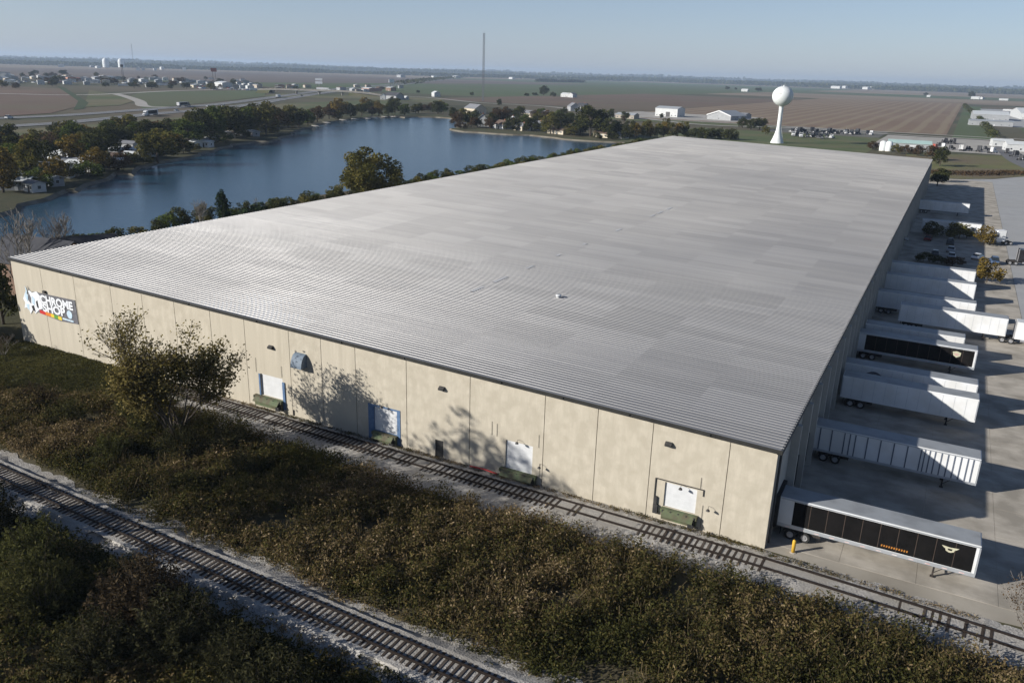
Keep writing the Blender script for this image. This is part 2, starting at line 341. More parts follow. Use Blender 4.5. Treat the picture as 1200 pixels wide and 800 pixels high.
# ---- rail lines: ballast, rails, sleepers
M_RAIL = mat('rail_steel', (0.022,0.017,0.015), (0.04,0.03,0.025), 3, 0.55, metal=0.4)
M_TIE = mat('tie_wood', (0.028,0.021,0.017), (0.065,0.05,0.04), 1.3, 0.95, bump=0.01, bscale=20, stretch=(8,1,8))
M_TIE2 = mat('tie_wood_worn', (0.055,0.044,0.036), (0.11,0.092,0.078), 1.6, 0.95, bump=0.01, bscale=20, stretch=(8,1,8))
def interp(path, X):
    for i in range(len(path)-1):
        (x0,y0),(x1,y1) = path[i], path[i+1]
        if x0 <= X <= x1: return y0+(y1-y0)*(X-x0)/(x1-x0), math.atan2(y1-y0, x1-x0)
    return path[-1][1], 0
def ballast(name, path, lo, hi, wob, seed, zc, shoulder):
    nx = 260; x0, x1 = path[0][0], path[-1][0]; rr = np.random.default_rng(seed); offs = [lo, lo+1.0, -shoulder, -0.8, 0.8, shoulder, hi-1.0, hi]; zz = [0.02, 0.08, zc, zc, zc, zc, 0.08, 0.02]
    v = []; q = []; e0 = np.convolve(rr.normal(size=nx+20), np.ones(5)/5, 'same'); e1 = np.convolve(rr.normal(size=nx+20), np.ones(5)/5, 'same')
    for i in range(nx+1):
        X = x0+(x1-x0)*i/nx; y, _ = interp(path, X)
        for k, (o, z) in enumerate(zip(offs, zz)):
            oo = o + (e0[i]*wob if k < 2 else e1[i]*wob if k > 5 else 0)
            v.append((X, y+oo, z + (rr.uniform(-0.04, 0.04) if k not in (3,4) else 0)))
    m_ = len(offs)
    for i in range(nx):
        for k in range(m_-1): a = i*m_+k; q.append((a, a+m_, a+m_+1, a+1))
    me = bpy.data.meshes.new(name); me.from_pydata(v, [], q); me.update()
    if me.polygons[0].normal.z < 0: me.flip_normals()
    return struct(link(name, me, M_BALLAST))
siding = catmull([(-76,-2.0),(-60,-2.2),(-28,-2.6),(0,-2.75),(20,-3.75),(40,-5.6)])
mainl = catmull([(-125,-24.7),(-100,-25.7),(-72,-26.55),(-53,-27.05),(-37,-27.35),(-15,-27.7),(10,-28.0),(30,-28.3)])
RAILP = [(-0.075,0),(0.075,0),(0.075,0.02),(0.02,0.035),(0.02,0.115),(0.042,0.125),(0.042,0.165),(-0.042,0.165),(-0.042,0.125),(-0.02,0.115),(-0.02,0.035),(-0.075,0.02)]
def rail(path, off, z, parent):
    v = []; q = []; n = len(RAILP)
    for i, p in enumerate(path):
        a = Vector(path[max(i-1,0)]); c = Vector(path[min(i+1,len(path)-1)]); t = (c-a).normalized(); nn = Vector((-t.y, t.x))
        for u, w in RAILP: s = Vector(p)+nn*(off+u); v.append((s.x, s.y, z+w))
    for i in range(len(path)-1):
        for k in range(n): q.append((i*n+k, i*n+(k+1)%n, (i+1)*n+(k+1)%n, (i+1)*n+k))
    me = bpy.data.meshes.new('rail'); me.from_pydata(v, [], q); return link('rail', me, M_RAIL, parent)
TIES = [MB().box(-0.12, 0.12, -1.3, 1.3, 0, 0.17, 0.012).mesh('sleeper'), MB().box(-0.11, 0.115, -1.27, 1.28, 0, 0.15, 0.02).mesh('sleeper')]
PLATE = MB().box(-0.1,0.1,-0.17,0.17,0,0.02).mesh('tie_plate')
def track(label, path, x0, x1, z, pitch, sunk, seed):
    rr = random.Random(seed); t = thing('railway_track', label, 'railway track', (x0, interp(path, x0)[0], 0))
    O = Vector((x0, interp(path, x0)[0])); loc = [tuple(Vector(p)-O) for p in path]
    for s in (-1, 1): rail(loc, s*0.7525, z+0.13, t)
    X = x0
    while X < x1:
        y, a = interp(path, X)
        dz = -0.125 if not sunk else -0.10-0.085*min(1, max(0, 0.45+0.012*(X+20)+0.35*math.sin(X*0.31)+rr.uniform(-0.45,0.45)))
        if dz < -0.178: X += pitch; continue
        o = link('sleeper', TIES[rr.random() < 0.4], M_TIE if rr.random() < 0.72 else M_TIE2, t, loc=(X-O.x, y-O.y+rr.uniform(-0.06,0.06), z+dz+rr.uniform(0,0.02)), rz=a+rr.uniform(-0.03,0.03))
        X += pitch*rr.uniform(0.92, 1.08)
    return t
ballast('siding_ballast', siding, -4.7, 2.62, 0.2, 2, 0.14, 1.5)
ballast('main_ballast', mainl, -3.3, 3.7, 0.7, 4, 0.42, 1.7)
track('rusty siding track with half-buried sleepers alongside the concrete warehouse wall', siding, -75.5, 38, 0.14, 0.58, 0.45, 1)
track('main line track with dark wooden sleepers on pale raised ballast between bushes', mainl, -92, 12, 0.42, 0.53, 0.0, 2)
# strip of lawn at the far end of the front wall
sheet('lawn', [(-145,0),(-70,-0.1),(-74,-5.5),(-84,-10.5),(-98,-14),(-145,-18)], 0.035, M_LAWN)
sheet('lawn', [(-146,-10),(-109,-0.5),(-109,310),(-150,340),(-157,200),(-150,60)], 0.05, M_LAWN)

# ================================================================== WAREHOUSE
WW, WL, HR, HL, HF = 108.1, 306.9, 9.77, 12.46, 1.8
def roofz(x, y): return HR + (HL-HR)*(-x/WW) + HF*y/WL
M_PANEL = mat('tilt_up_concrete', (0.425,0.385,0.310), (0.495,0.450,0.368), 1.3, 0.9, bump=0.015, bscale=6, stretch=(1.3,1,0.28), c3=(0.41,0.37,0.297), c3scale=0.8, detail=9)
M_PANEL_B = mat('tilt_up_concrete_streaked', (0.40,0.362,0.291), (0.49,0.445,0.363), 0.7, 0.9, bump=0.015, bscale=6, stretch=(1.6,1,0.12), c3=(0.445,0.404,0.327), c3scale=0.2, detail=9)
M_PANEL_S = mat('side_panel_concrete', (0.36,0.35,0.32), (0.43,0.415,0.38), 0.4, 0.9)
M_JOINT = mat('joint_sealant', (0.10,0.085,0.065), (0.14,0.12,0.095), 1, 0.9)
M_FASCIA = mat('fascia_metal', (0.03,0.03,0.029), (0.045,0.045,0.042), 0.5, 0.5, metal=0.3)
M_GUTTER = mat('gutter_metal', (0.05,0.055,0.06), (0.07,0.075,0.08), 0.5, 0.5, metal=0.3)
M_WHITE = mat('white_door_paint', (0.60,0.61,0.62), (0.54,0.55,0.56), 1.2, 0.55)
M_GREEN = mat('dock_green_paint', (0.07,0.10,0.05), (0.12,0.14,0.075), 1.5, 0.7, c3=(0.09,0.08,0.05), c3scale=1.0)
M_BLUE = mat('frame_blue_paint', (0.07,0.13,0.24), (0.11,0.18,0.30), 2, 0.6)
M_RUBBER = mat('black_rubber', (0.015,0.015,0.016), (0.03,0.03,0.03), 3, 0.8)
M_STEEL = mat('dark_steel', (0.05,0.05,0.052), (0.09,0.085,0.08), 2, 0.6, metal=0.5)
M_ALU = mat('bare_aluminium', (0.50,0.52,0.55), (0.42,0.45,0.48), 0.8, 0.45, metal=0.5)
# roofing: galvanised, weathered in long sheets
def roofmat():
    m = bpy.data.materials.new('roof_galvanised'); m.use_nodes = True
    N = m.node_tree.nodes; Lk = m.node_tree.links; b = N['Principled BSDF']
    tc = N.new('ShaderNodeTexCoord')
    def nz(stretch, scale, detail=4):
        mp = N.new('ShaderNodeMapping'); mp.inputs['Scale'].default_value = stretch; Lk.new(tc.outputs['Object'], mp.inputs[0])
        n = N.new('ShaderNodeTexNoise'); n.inputs['Scale'].default_value = scale; n.inputs['Detail'].default_value = detail; Lk.new(mp.outputs[0], n.inputs['Vector']); return n
    a = nz((0.03,1.6,1), 1.0, 3); c = nz((1,1,1), 0.025, 5)
    ad = N.new('ShaderNodeMath'); ad.operation = 'ADD'; Lk.new(a.outputs['Fac'], ad.inputs[0]); Lk.new(c.outputs['Fac'], ad.inputs[1])
    r = N.new('ShaderNodeValToRGB'); r.color_ramp.elements[0].position = 0.75; r.color_ramp.elements[1].position = 1.25
    r.color_ramp.elements[0].color = (0.252,0.248,0.248,1); r.color_ramp.elements[1].color = (0.318,0.311,0.304,1)
    hv = N.new('ShaderNodeMath'); hv.operation = 'MULTIPLY'; hv.inputs[1].default_value = 0.5; Lk.new(ad.outputs[0], hv.inputs[0])
    r.color_ramp.elements[0].position = 0.38; r.color_ramp.elements[1].position = 0.62
    Lk.new(hv.outputs[0], r.inputs[0])
    # each roofing sheet has weathered to its own tone
    sc_ = N.new('ShaderNodeVectorMath'); sc_.operation = 'MULTIPLY'; sc_.inputs[1].default_value = (1/9.02, 1/3.66, 0); Lk.new(tc.outputs['Object'], sc_.inputs[0])
    fl = N.new('ShaderNodeVectorMath'); fl.operation = 'FLOOR'; Lk.new(sc_.outputs[0], fl.inputs[0])
    wn_ = N.new('ShaderNodeTexWhiteNoise'); wn_.noise_dimensions = '3D'; Lk.new(fl.outputs[0], wn_.inputs['Vector'])
    mr = N.new('ShaderNodeMapRange'); mr.inputs[3].default_value = 0.91; mr.inputs[4].default_value = 1.09; Lk.new(wn_.outputs['Value'], mr.inputs[0])
    vm = N.new('ShaderNodeVectorMath'); vm.operation = 'SCALE'; Lk.new(r.outputs[0], vm.inputs[0]); Lk.new(mr.outputs[0], vm.inputs['Scale']); Lk.new(vm.outputs[0], b.inputs['Base Color'])
    b.inputs['Metallic'].default_value = 0.25; b.inputs['Roughness'].default_value = 0.42
    rr = N.new('ShaderNodeMapRange'); Lk.new(c.outputs['Fac'], rr.inputs[0]); rr.inputs[1].default_value = 0.3; rr.inputs[2].default_value = 0.7; rr.inputs[3].default_value = 0.37; rr.inputs[4].default_value = 0.50
    Lk.new(rr.outputs[0], b.inputs['Roughness'])
    w = nz((0.12,0.9,1), 1.0, 2); bp = N.new('ShaderNodeBump'); bp.inputs['Distance'].default_value = 0.02; Lk.new(w.outputs['Fac'], bp.inputs['Height']); Lk.new(bp.outputs[0], b.inputs['Normal'])
    return m
WH = thing('warehouse', 'vast flat-roofed warehouse of beige concrete panels with a grey ribbed metal roof', 'warehouse', (0,0,0))
# roof: ribs run parallel with the front wall
v = []; q = []; per = 0.61
y = -0.25; prof = []
while y < WL+0.2:
    prof += [(y, 0), (y+0.50, 0), (y+0.525, 0.047), (y+0.585, 0.047)]; y += per
prof.append((y, 0))
xsr = [0.35, -27, -54, -81, -WW-0.3]
for yy, h in prof:
    for xx in xsr: v.append((xx, yy, roofz(xx, yy)+0.10+h))
nc = len(xsr)
for i in range(len(prof)-1):
    for k in range(nc-1): a = i*nc+k; q.append((a, a+1, a+nc+1, a+nc))
me = bpy.data.meshes.new('roof'); me.from_pydata(v, [], q); me.update()
if me.polygons[0].normal.z < 0: me.flip_normals()
ROOF = link('roof', me, roofmat(), WH)
def strip(name, a, b, h0, h1, d, m, side):     # fascia between two eave points
    mb = MB(); (xa,ya),(xb,yb) = a, b; nx, ny = side
    P = lambda x,y,dz,o: (x+nx*o, y+ny*o, roofz(x,y)+dz)
    mb.quad(P(xa,ya,h0,d),P(xb,yb,h0,d),P(xb,yb,h1,d),P(xa,ya,h1,d)); mb.quad(P(xa,ya,h1,d),P(xb,yb,h1,d),P(xb,yb,h1,-0.1),P(xa,ya,h1,-0.1)); mb.quad(P(xa,ya,h0,d),P(xb,yb,h0,d),P(xb,yb,h0,-0.1),P(xa,ya,h0,-0.1))
    return mb.build(name, m, WH)
strip('fascia', (-WW-0.3,0), (0.35,0), -0.28, 0.095, 0.27, M_FASCIA, (0,-1))
strip('gutter', (0,-0.25), (0,WL+0.2), -0.35, 0.095, 0.37, M_GUTTER, (1,0))
strip('fascia', (-WW,-0.25), (-WW,WL+0.2), -0.3, 0.095, 0.31, M_FASCIA, (-1,0))
strip('fascia', (-WW-0.3,WL), (0.35,WL), -0.3, 0.095, 0.21, M_FASCIA, (0,1))
for i, xx in enumerate((-96.4,-86,-71.5,-60.2,-47.5,-39.0,-27.2,-20.4,-13.6,-6.0)):   # small brackets on the fascia
    MB().box(xx-0.12, xx+0.12, -0.36, -0.27, roofz(xx,0)-0.2, roofz(xx,0)+0.02).build('fascia_clip', M_FASCIA, WH)
# sheet laps and a long ridge flashing on the roof, a small white vent
for yy, x0, x1 in ():
    mb = MB(); mb.quad(*[(xx, yv, roofz(xx,yv)+0.172) for xx, yv in ((x0,yy),(x1,yy),(x1,yy+0.35),(x0,yy+0.35))]); mb.build('lap_flashing', mat('lap_metal', (0.27,0.27,0.27), (0.23,0.23,0.23), 0.3, 0.5), ROOF)
rl = random.Random(8)
for xl in (-46.5,):      # end laps: strips paler than the roof, lying over the ribs
    yl = 22.0
    while yl < 110:
        ln = rl.uniform(1, 4)
        if rl.random() < (0.6 if xl == -46.5 else 0.25):
            mb = MB(); mb.quad(*[(xx, yv, roofz(xx,yv)+0.158) for xx, yv in ((xl,yl),(xl+0.55,yl),(xl+0.55,yl+ln),(xl,yl+ln))]); mb.build('end_lap', mat('lap_metal_pale', (0.50,0.495,0.49), (0.58,0.575,0.57), 0.5, 0.5), ROOF)
        yl += ln+rl.uniform(1, 9)
mb = MB(); mb.lathe([(0.3,0),(0.3,0.25),(0.42,0.25),(0.4,0.36),(0.25,0.42),(0,0.43)], 12, (-35.4,30.6,roofz(-35.4,30.6)+0.1)); mb.build('roof_vent', M_WHITE, ROOF, True)
# front wall panels with real joints
JX = [-108.1,-101.4,-94.2,-86.6,-80.5,-74.5,-68.2,-62.5,-55.5,-50.7,-45.8,-38.9,-30.9,-22.3,-16.7,-11.2,-4.1,0.0]
OPEN = {7: (-60.4,-56.85,1.75,4.5), 10: (-44.15,-39.75,0.05,4.3), 11: (-35.2,-34.15,0.05,2.05), 12: (-26.55,-23.45,0.95,4.15), 15: (-9.6,-6.55,1.55,4.05)}
def panel(x0, x1, y, op, m, d=0.25):
    mb = MB(); g_ = 0.035; x0 += g_; x1 -= g_; t0 = roofz(x0,0)-0.02; t1 = roofz(x1,0)-0.02
    if op is None:
        mb.prism([(x0,0),(x1,0),(x1,t1),(x0,t0)], y, 'y', d)
    else:
        a, b, c, e = op; ta = roofz(a,0)-0.02; tb = roofz(b,0)-0.02
        mb.prism([(x0,0),(a,0),(a,ta),(x0,t0)], y, 'y', d); mb.prism([(b,0),(x1,0),(x1,t1),(b,tb)], y, 'y', d)
        mb.prism([(a,e),(b,e),(b,tb),(a,ta)], y, 'y', d)
        if c > 0.1: mb.prism([(a,0),(b,0),(b,c),(a,c)], y, 'y', d)
    return mb.build('wall_panel', m, WH)
for i in range(len(JX)-1):
    panel(JX[i], JX[i+1], 0.0, OPEN.get(i), M_PANEL_B if i in (0,1,3,6,7,9) else M_PANEL)
mb = MB(); mb.prism([(-WW+0.02,0),(-0.02,0),(-0.02,HR-0.1),(-WW+0.02,HL-0.1)], 0.06, 'y', 0.1)   # sealed joints sit behind the panel faces
bk = MB()
for x in JX[1:-1]: bk.box(x-0.03, x+0.03, 0.04, 0.2, 0, roofz(x,0)-0.05)
bk.build('joint_sealant', M_JOINT, WH)
# rear, left, and the wall behind the loading docks
mb = MB(); mb.prism([(-WW,0),(0,0),(0,HR+HF),(-WW,HL+HF)], WL-0.25, 'y', 0.25); mb.build('rear_wall', M_PANEL, WH)
mb = MB(); mb.quad((-WW+0.01,0.25,0),(-WW+0.01,WL-0.25,0),(-WW+0.01,WL-0.25,HL+HF-0.05),(-WW+0.01,0.25,HL-0.05)); mb.build('lake_side_wall', M_PANEL, WH)
# dock wall panels
DOCKS = [4.15,10.4,16.6,22.7,28.8,35.0,41.2,46.9,52.3,57.5,62.9,68.8,75.0,80.0,84.7,92.6,98.0,103.4,108.8,115.2,121.8,128,134.2,140.4,190.6,196.8,203,209.2,215.4,221.6,227.8,233.9,240,246.2,252.4,258.6,264.8,271,277.2,283.4,289.6,295.8]
def ypan(y0, y1, ops):
    mb = MB(); y0 += 0.035; y1 -= 0.035
    zt = lambda yy: roofz(0,yy)-0.02
    cur = y0
    for (a, b, c, e) in ops:
        mb.prism([(cur,0),(a,0),(a,zt(a)),(cur,zt(cur))], -0.25, 'x', 0.25)
        mb.prism([(a,e),(b,e),(b,zt(b)),(a,zt(a))], -0.25, 'x', 0.25); mb.prism([(a,0),(b,0),(b,c),(a,c)], -0.25, 'x', 0.25)
        cur = b
    mb.prism([(cur,0),(y1,0),(y1,zt(y1)),(cur,zt(cur))], -0.25, 'x', 0.25)
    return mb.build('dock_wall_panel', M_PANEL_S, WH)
yb = 0.26; k = 0
edges = [0.26]+[ (DOCKS[i]+DOCKS[i+1])/2 for i in range(len(DOCKS)-1) if DOCKS[i+1]-DOCKS[i] < 20]
edges2 = []
for i in range(len(DOCKS)-1):
    a, b = DOCKS[i], DOCKS[i+1]
    if b-a < 20: edges2.append((a+b)/2)
    else:
        nn = int(round((b-a)/6.2)); edges2 += [a+3.1+(b-a-6.2)*j/(nn-1) for j in range(nn)]
ed = [0.26]+edges2+[WL-0.26]
SEAL = MB().box(0.0,0.35,-1.75,-1.3,1.15,4.3).box(0.0,0.35,1.3,1.75,1.15,4.3).box(0.0,0.35,-1.3,1.3,3.75,4.3).mesh('dock_seal')
DDOOR = MB().box(-0.2,-0.12,-1.35,1.35,1.2,3.8).mesh('dock_door')
BUMP = MB().box(0.0,0.16,-1.2,-0.9,0.75,1.15).box(0.0,0.16,0.9,1.2,0.75,1.15).mesh('dock_bumper')
PIPE = None
for i in range(len(ed)-1):
    y0, y1 = ed[i], ed[i+1]; ds = [d for d in DOCKS if y0 < d < y1]
    ypan(y0, y1, [(d-1.35, d+1.35, 1.2, 3.8) for d in ds])
    for d in ds:
        link('dock_door', DDOOR, M_WHITE if (i*7) % 3 else M_ALU, WH, loc=(0,d,0)); link('dock_seal', SEAL, M_RUBBER, WH, loc=(0,d,0)); link('dock_bumper', BUMP, M_RUBBER, WH, loc=(0,d,0))
    if i:
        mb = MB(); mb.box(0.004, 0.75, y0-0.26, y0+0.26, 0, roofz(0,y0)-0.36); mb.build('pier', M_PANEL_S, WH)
    mb = MB(); h = roofz(0,y1)
    mb.tube([(0.26,y0+0.55,h-0.38),(0.14,y0+0.55,h-0.8),(0.14,y0+0.55,0.3)], 0.11, 6); mb.build('downspout', M_GUTTER, WH)
# people-door awning along the car park
mb = MB(); mb.prism([(0.0,2.7),(1.7,2.3),(1.7,2.45),(0,3.0)], 160.0, 'y', 3.0); mb.build('awning', M_GUTTER, WH)
mb = MB(); mb.box(0.003,0.09,160.5,162.6,0.05,2.2); mb.build('entrance_door', M_STEEL, WH)
# ---- rail dock doors in the front wall
def rdoor(op, m_door, inset=0.14):
    a, b, c, e = op; n = 5
    d_ = MB().box(a+0.003, b-0.003, inset, inset+0.05, c+0.003, e-0.003).build('rail_door', m_door, WH)
    for k in range(1, n):
        zz = c+(e-c)*k/n; MB().box(a+0.03, b-0.03, inset-0.012, inset, zz-0.02, zz+0.02).build('door_rib', m_door, d_)
    return d_
rdoor(OPEN[7], M_WHITE); rdoor((-43.35,-40.2,1.25,4.1), M_WHITE, 0.10); rdoor(OPEN[12], M_WHITE); rdoor(OPEN[15], M_WHITE)
# blue framed door: frame fills the larger opening
f = MB(); f.box(-44.14,-43.36,-0.05,0.22,0.06,4.29).box(-40.19,-39.76,-0.05,0.22,0.06,4.29).box(-43.36,-40.19,-0.04,0.22,4.1,4.29).box(-43.36,-40.19,0.02,0.22,0.06,1.24); f.build('blue_door_frame', M_BLUE, WH)
f = MB(); f.box(-60.62,-60.4,-0.10,-0.003,1.3,4.45).box(-56.85,-56.5,-0.12,-0.003,0.6,4.1); f.build('door_jamb', M_BLUE, WH)
f = MB(); f.box(-10.55,-10.47,-0.10,-0.02,1.2,4.25).box(-10.47,-6.0,-0.10,-0.02,4.19,4.27).box(-6.0,-5.93,-0.1,-0.02,3.6,4.27); f.build('door_track', M_STEEL, WH)
MB().box(-35.19,-34.16,0.1,0.16,0.06,2.04).build('side_door', M_RUBBER, WH)
def leveller(x0, x1, z0, z1, seed, dark):
    rr = random.Random(seed); t = MB()
    t.box(x0, x1, -0.55, -0.003, z1-0.34, z1, 0.02).box(x0+0.1, x1-0.1, -0.42, -0.003, z0, z1-0.36)
    o = t.build('dock_leveller', M_GREEN, WH)
    l = MB(); l.prism([(-0.56,z1-0.1),(-1.0,z1-0.52),(-0.96,z1-0.6),(-0.5,z1-0.2)], x0+0.3, 'x', x1-x0-0.6); l.build('lip', M_GREEN, o)
    for k in range(5):
        xx = x0+0.25+(x1-x0-0.5)*k/4
        MB().box(xx-0.05, xx+0.05, -0.62, -0.56, z1-0.32, z1-0.02).build('hinge', M_STEEL, o)
    b = MB(); 
    b.box(x1-0.75 if dark else x0+0.2, x1-0.2 if dark else x0+0.7, -0.75, -0.45, z0+0.05, z1-0.36); b.build('bumper', M_RUBBER, o)
    w = MB(); w.tube([(x1-0.6,-0.6,z1-0.5),(x1-0.3,-0.8,z0+0.35),(x1+0.2,-0.5,z0+0.15)], 0.05, 5); w.build('hydraulic_arm', M_STEEL, o)
leveller(-61.3,-56.8,0.45,1.72,1,True); leveller(-43.4,-40.1,0.15,1.2,2,True); leveller(-27.0,-22.8,0.1,1.05,3,True); leveller(-9.7,-6.2,0.4,1.5,4,True)
f = MB(); f.box(-10.5,-10.05,-0.3,-0.003,0.7,1.6).box(-10.45,-10.2,-0.2,-0.003,1.6,2.4); f.build('bumper_block', M_STEEL, WH)
# dock lamps and conduits
for (x, z) in ((-25.0,4.45),(-41.9,4.55),(-8.0,4.12),(-5.3,2.7),(-22.4,2.4)):
    l = MB(); l.tube([(x,0,z+0.05),(x,-0.35,z+0.2),(x+0.05,-0.6,z+0.05)], 0.02, 5); o = l.build('dock_lamp', M_STEEL, WH)
    h = MB(); h.lathe([(0.04,0.08),(0.13,0.04),(0.19,-0.1),(0.15,-0.11),(0.0,0.0)], 10, (x+0.05,-0.65,z)); h.build('lamp_head', M_STEEL, o)
for (x, z0, z1) in ((-61.0,4.6,6.4),(-56.9,4.7,6.1),(-28.2,4.3,5.8),(-27.6,4.3,5.7),(-22.6,0.9,2.5),(-22.8,4.2,5.6),(-5.9,0.4,2.7),(-6.3,4.3,5.4),(-88.0,1.0,4.8)):
    MB().tube([(x,-0.05,z0),(x,-0.05,z1)], 0.018, 5).build('conduit', M_STEEL, WH)
MB().box(-55.4,-55.3,-0.12,-0.003,0.2,0.9).build('meter_box', M_STEEL, WH)
for (x, z) in ((-58.3,8.25),(-34.3,8.15),(-9.6,7.95)):
    w = MB(); w.prism([(0,z-0.18),(-0.34,z-0.18),(-0.38,z+0.02),(-0.1,z+0.2),(0,z+0.2)], x-0.32, 'x', 0.64); o = w.build('wall_pack_light', M_STEEL, WH)
    MB().box(x-0.26, x+0.26, -0.33, -0.05, z-0.2, z-0.182).build('lens', M_ALU, o)
# quarter-round exhaust hood, open underneath
xh, zh, wh, dh = -53.7, 7.3, 0.8, 1.0
prof = [(-dh*math.sin(t_), zh-0.55+1.6*math.cos(t_)) for t_ in [math.pi/2*k/7 for k in range(8)]]
h = MB()
for k in range(7):
    (y0,z0),(y1,z1) = prof[k], prof[k+1]
    h.quad((xh-wh,y0-0.003,z0),(xh+wh,y0-0.003,z0),(xh+wh,y1-0.003,z1),(xh-wh,y1-0.003,z1))
for s_ in (-1, 1): h.quad(*[(xh+s_*wh, y_-0.003, z_) for y_, z_ in prof], (xh+s_*wh, -0.003, zh-0.55))
HD = h.build('exhaust_hood', mat('hood_galvanised', (0.12,0.16,0.21), (0.17,0.21,0.26), 1, 0.65), WH)
MB().box(xh-wh+0.05, xh+wh-0.05, -0.9, -0.05, zh-0.5, zh-0.46).build('hood_dark_inside', M_RUBBER, HD)  # black plate in the opening stands for the shade inside the hood
# ---- painted board sign: CHROME SHOP
M_SIGNW = mat('sign_white', (0.72,0.74,0.76), (0.66,0.68,0.72), 1.0, 0.5)
M_SIGNG = mat('sign_dark_grey', (0.10,0.10,0.115), (0.16,0.16,0.175), 2.0, 0.5)
M_SIGNB = mat('sign_pale_blue', (0.38,0.52,0.64), (0.55,0.66,0.74), 2.0, 0.5)
M_INK = mat('sign_black', (0.02,0.02,0.024), (0.03,0.03,0.035), 1, 0.5)
M_RED = mat('sign_red', (0.50,0.03,0.03), (0.45,0.03,0.03), 1, 0.5); M_ORANGE = mat('sign_orange', (0.65,0.20,0.03), (0.6,0.17,0.03), 1, 0.5)
M_YEL = mat('sign_yellow', (0.72,0.52,0.05), (0.66,0.47,0.05), 1, 0.5); M_SGREEN = mat('sign_green', (0.12,0.30,0.05), (0.10,0.26,0.04), 1, 0.5)
SG = thing('wall_sign', 'painted wall sign reading CHROME SHOP with a splashed pale blue figure at its left', 'sign', (-100.5,-0.06,6.6))
def sp(name, pts, y, m, d=0.03): return MB().prism(pts, y, 'y', d).build(name, m, SG)
sp('board', [(-3.4,1.55),(6.1,1.7),(6.15,-1.75),(2.0,-1.95),(-3.0,-1.45)], 0.0, M_SIGNG, 0.055)
sp('backdrop', [(-5.9,0.1),(-5.2,1.1),(-4.6,0.9),(-4.2,1.75),(-3.5,1.35),(-2.4,1.7),(-1.9,1.25),(-1.2,1.0),(-1.5,0.2),(-1.2,-0.6),(-2.4,-1.0),(-3.4,-1.75),(-3.9,-1.2),(-4.6,-2.0),(-5.0,-1.1),(-5.9,-1.3),(-5.5,-0.4)], -0.02, M_SIGNW, 0.018)
for pts, m in (([(-5.4,0.6),(-4.9,1.5),(-4.5,0.5),(-4.9,-0.2)], M_SIGNB), ([(-4.4,1.4),(-3.9,0.5),(-4.1,-0.4),(-4.7,0.1)], M_SIGNG), ([(-3.7,0.9),(-3.1,0.5),(-3.3,-0.5),(-3.8,-0.2)], M_SIGNB),
               ([(-4.1,-0.7),(-3.5,-0.5),(-3.3,-1.5),(-3.9,-1.3)], M_INK), ([(-5.3,-0.6),(-4.6,-0.5),(-4.8,-1.5),(-5.2,-1.2)], M_SIGNB), ([(-2.9,0.1),(-2.5,0.4),(-2.4,-0.8),(-2.8,-0.7)], M_INK),
               ([(-5.0,2.2),(-4.85,1.2),(-4.6,1.2),(-4.7,1.7)], M_SIGNB), ([(-4.4,2.3),(-4.3,1.6),(-4.05,1.55)], M_SIGNG)):
    sp('figure_patch', pts, -0.034, m, 0.012)
for x0, x1, m in ((-2.3,-1.0,M_RED),(-1.0,0.2,M_ORANGE),(0.2,0.9,M_YEL),(0.9,1.8,M_SGREEN),(1.8,2.6,M_YEL)):
    sp('colour_bar', [(x0,-0.98-0.06*(x0+2.3)),(x1,-0.98-0.06*(x1+2.3)),(x1,-1.5-0.06*(x1+2.3)),(x0,-1.5-0.06*(x0+2.3))], -0.034, m, 0.012)
sp('strapline', [(2.8,-1.32),(5.2,-1.4),(5.2,-1.62),(2.8,-1.55)], -0.034, M_SIGNB, 0.012)
def text_mesh(s, size, off=0.0, extrude=0.004, shear=0.0, name='letters'):
    cu = bpy.data.curves.new(name, 'FONT'); cu.body = s; cu.size = size; cu.align_x = 'CENTER'; cu.align_y = 'CENTER'; cu.extrude = extrude; cu.offset = off; cu.shear = shear
    o = bpy.data.objects.new('tmp', cu); COL.objects.link(o); dg = bpy.context.evaluated_depsgraph_get(); dg.update()
    me = bpy.data.meshes.new_from_object(o.evaluated_get(dg)); bpy.data.objects.remove(o); bpy.data.curves.remove(cu); me.materials.clear(); me.name = name; return me
def lettering(name, s, size, loc, m, parent, sx=1.0, off=0.0, rz=0.0, shear=0.0):
    o = link(name, text_mesh(s, size, off, 0.004, shear), m, parent); o.location = loc; o.rotation_euler = (R(90), 0, rz); o.scale = (sx, 1, 1); return o
for s_, p_, sx in (('CHROME',(1.85,0.68),1.08),('SHOP',(1.05,-0.52),1.22)):
    lettering('lettering_outline', s_, 1.62, (p_[0],-0.026,p_[1]), M_INK, SG, sx, 0.13)
    lettering('lettering', s_, 1.62, (p_[0],-0.036,p_[1]), M_SIGNW, SG, sx, 0.075)
hb = MB().lathe([(0.0,0.0),(0.6,0.0),(0.6,0.012)], 16).build('hub_emblem', M_SIGNB, SG); hb.rotation_euler = (R(90),0,0); hb.location = (4.5,-0.03,-0.6)
MB().tube([(-30.6,-0.35,0.22),(-28.9,-0.32,0.3),(-27.3,-0.35,0.2)], 0.08, 6).build('red_hose', M_RED, WH)
# short grey stub pipe over the sign
MB().box(-101.2,-100.7,-0.3,-0.003,8.35,8.7).build('wall_vent', M_STEEL, WH)

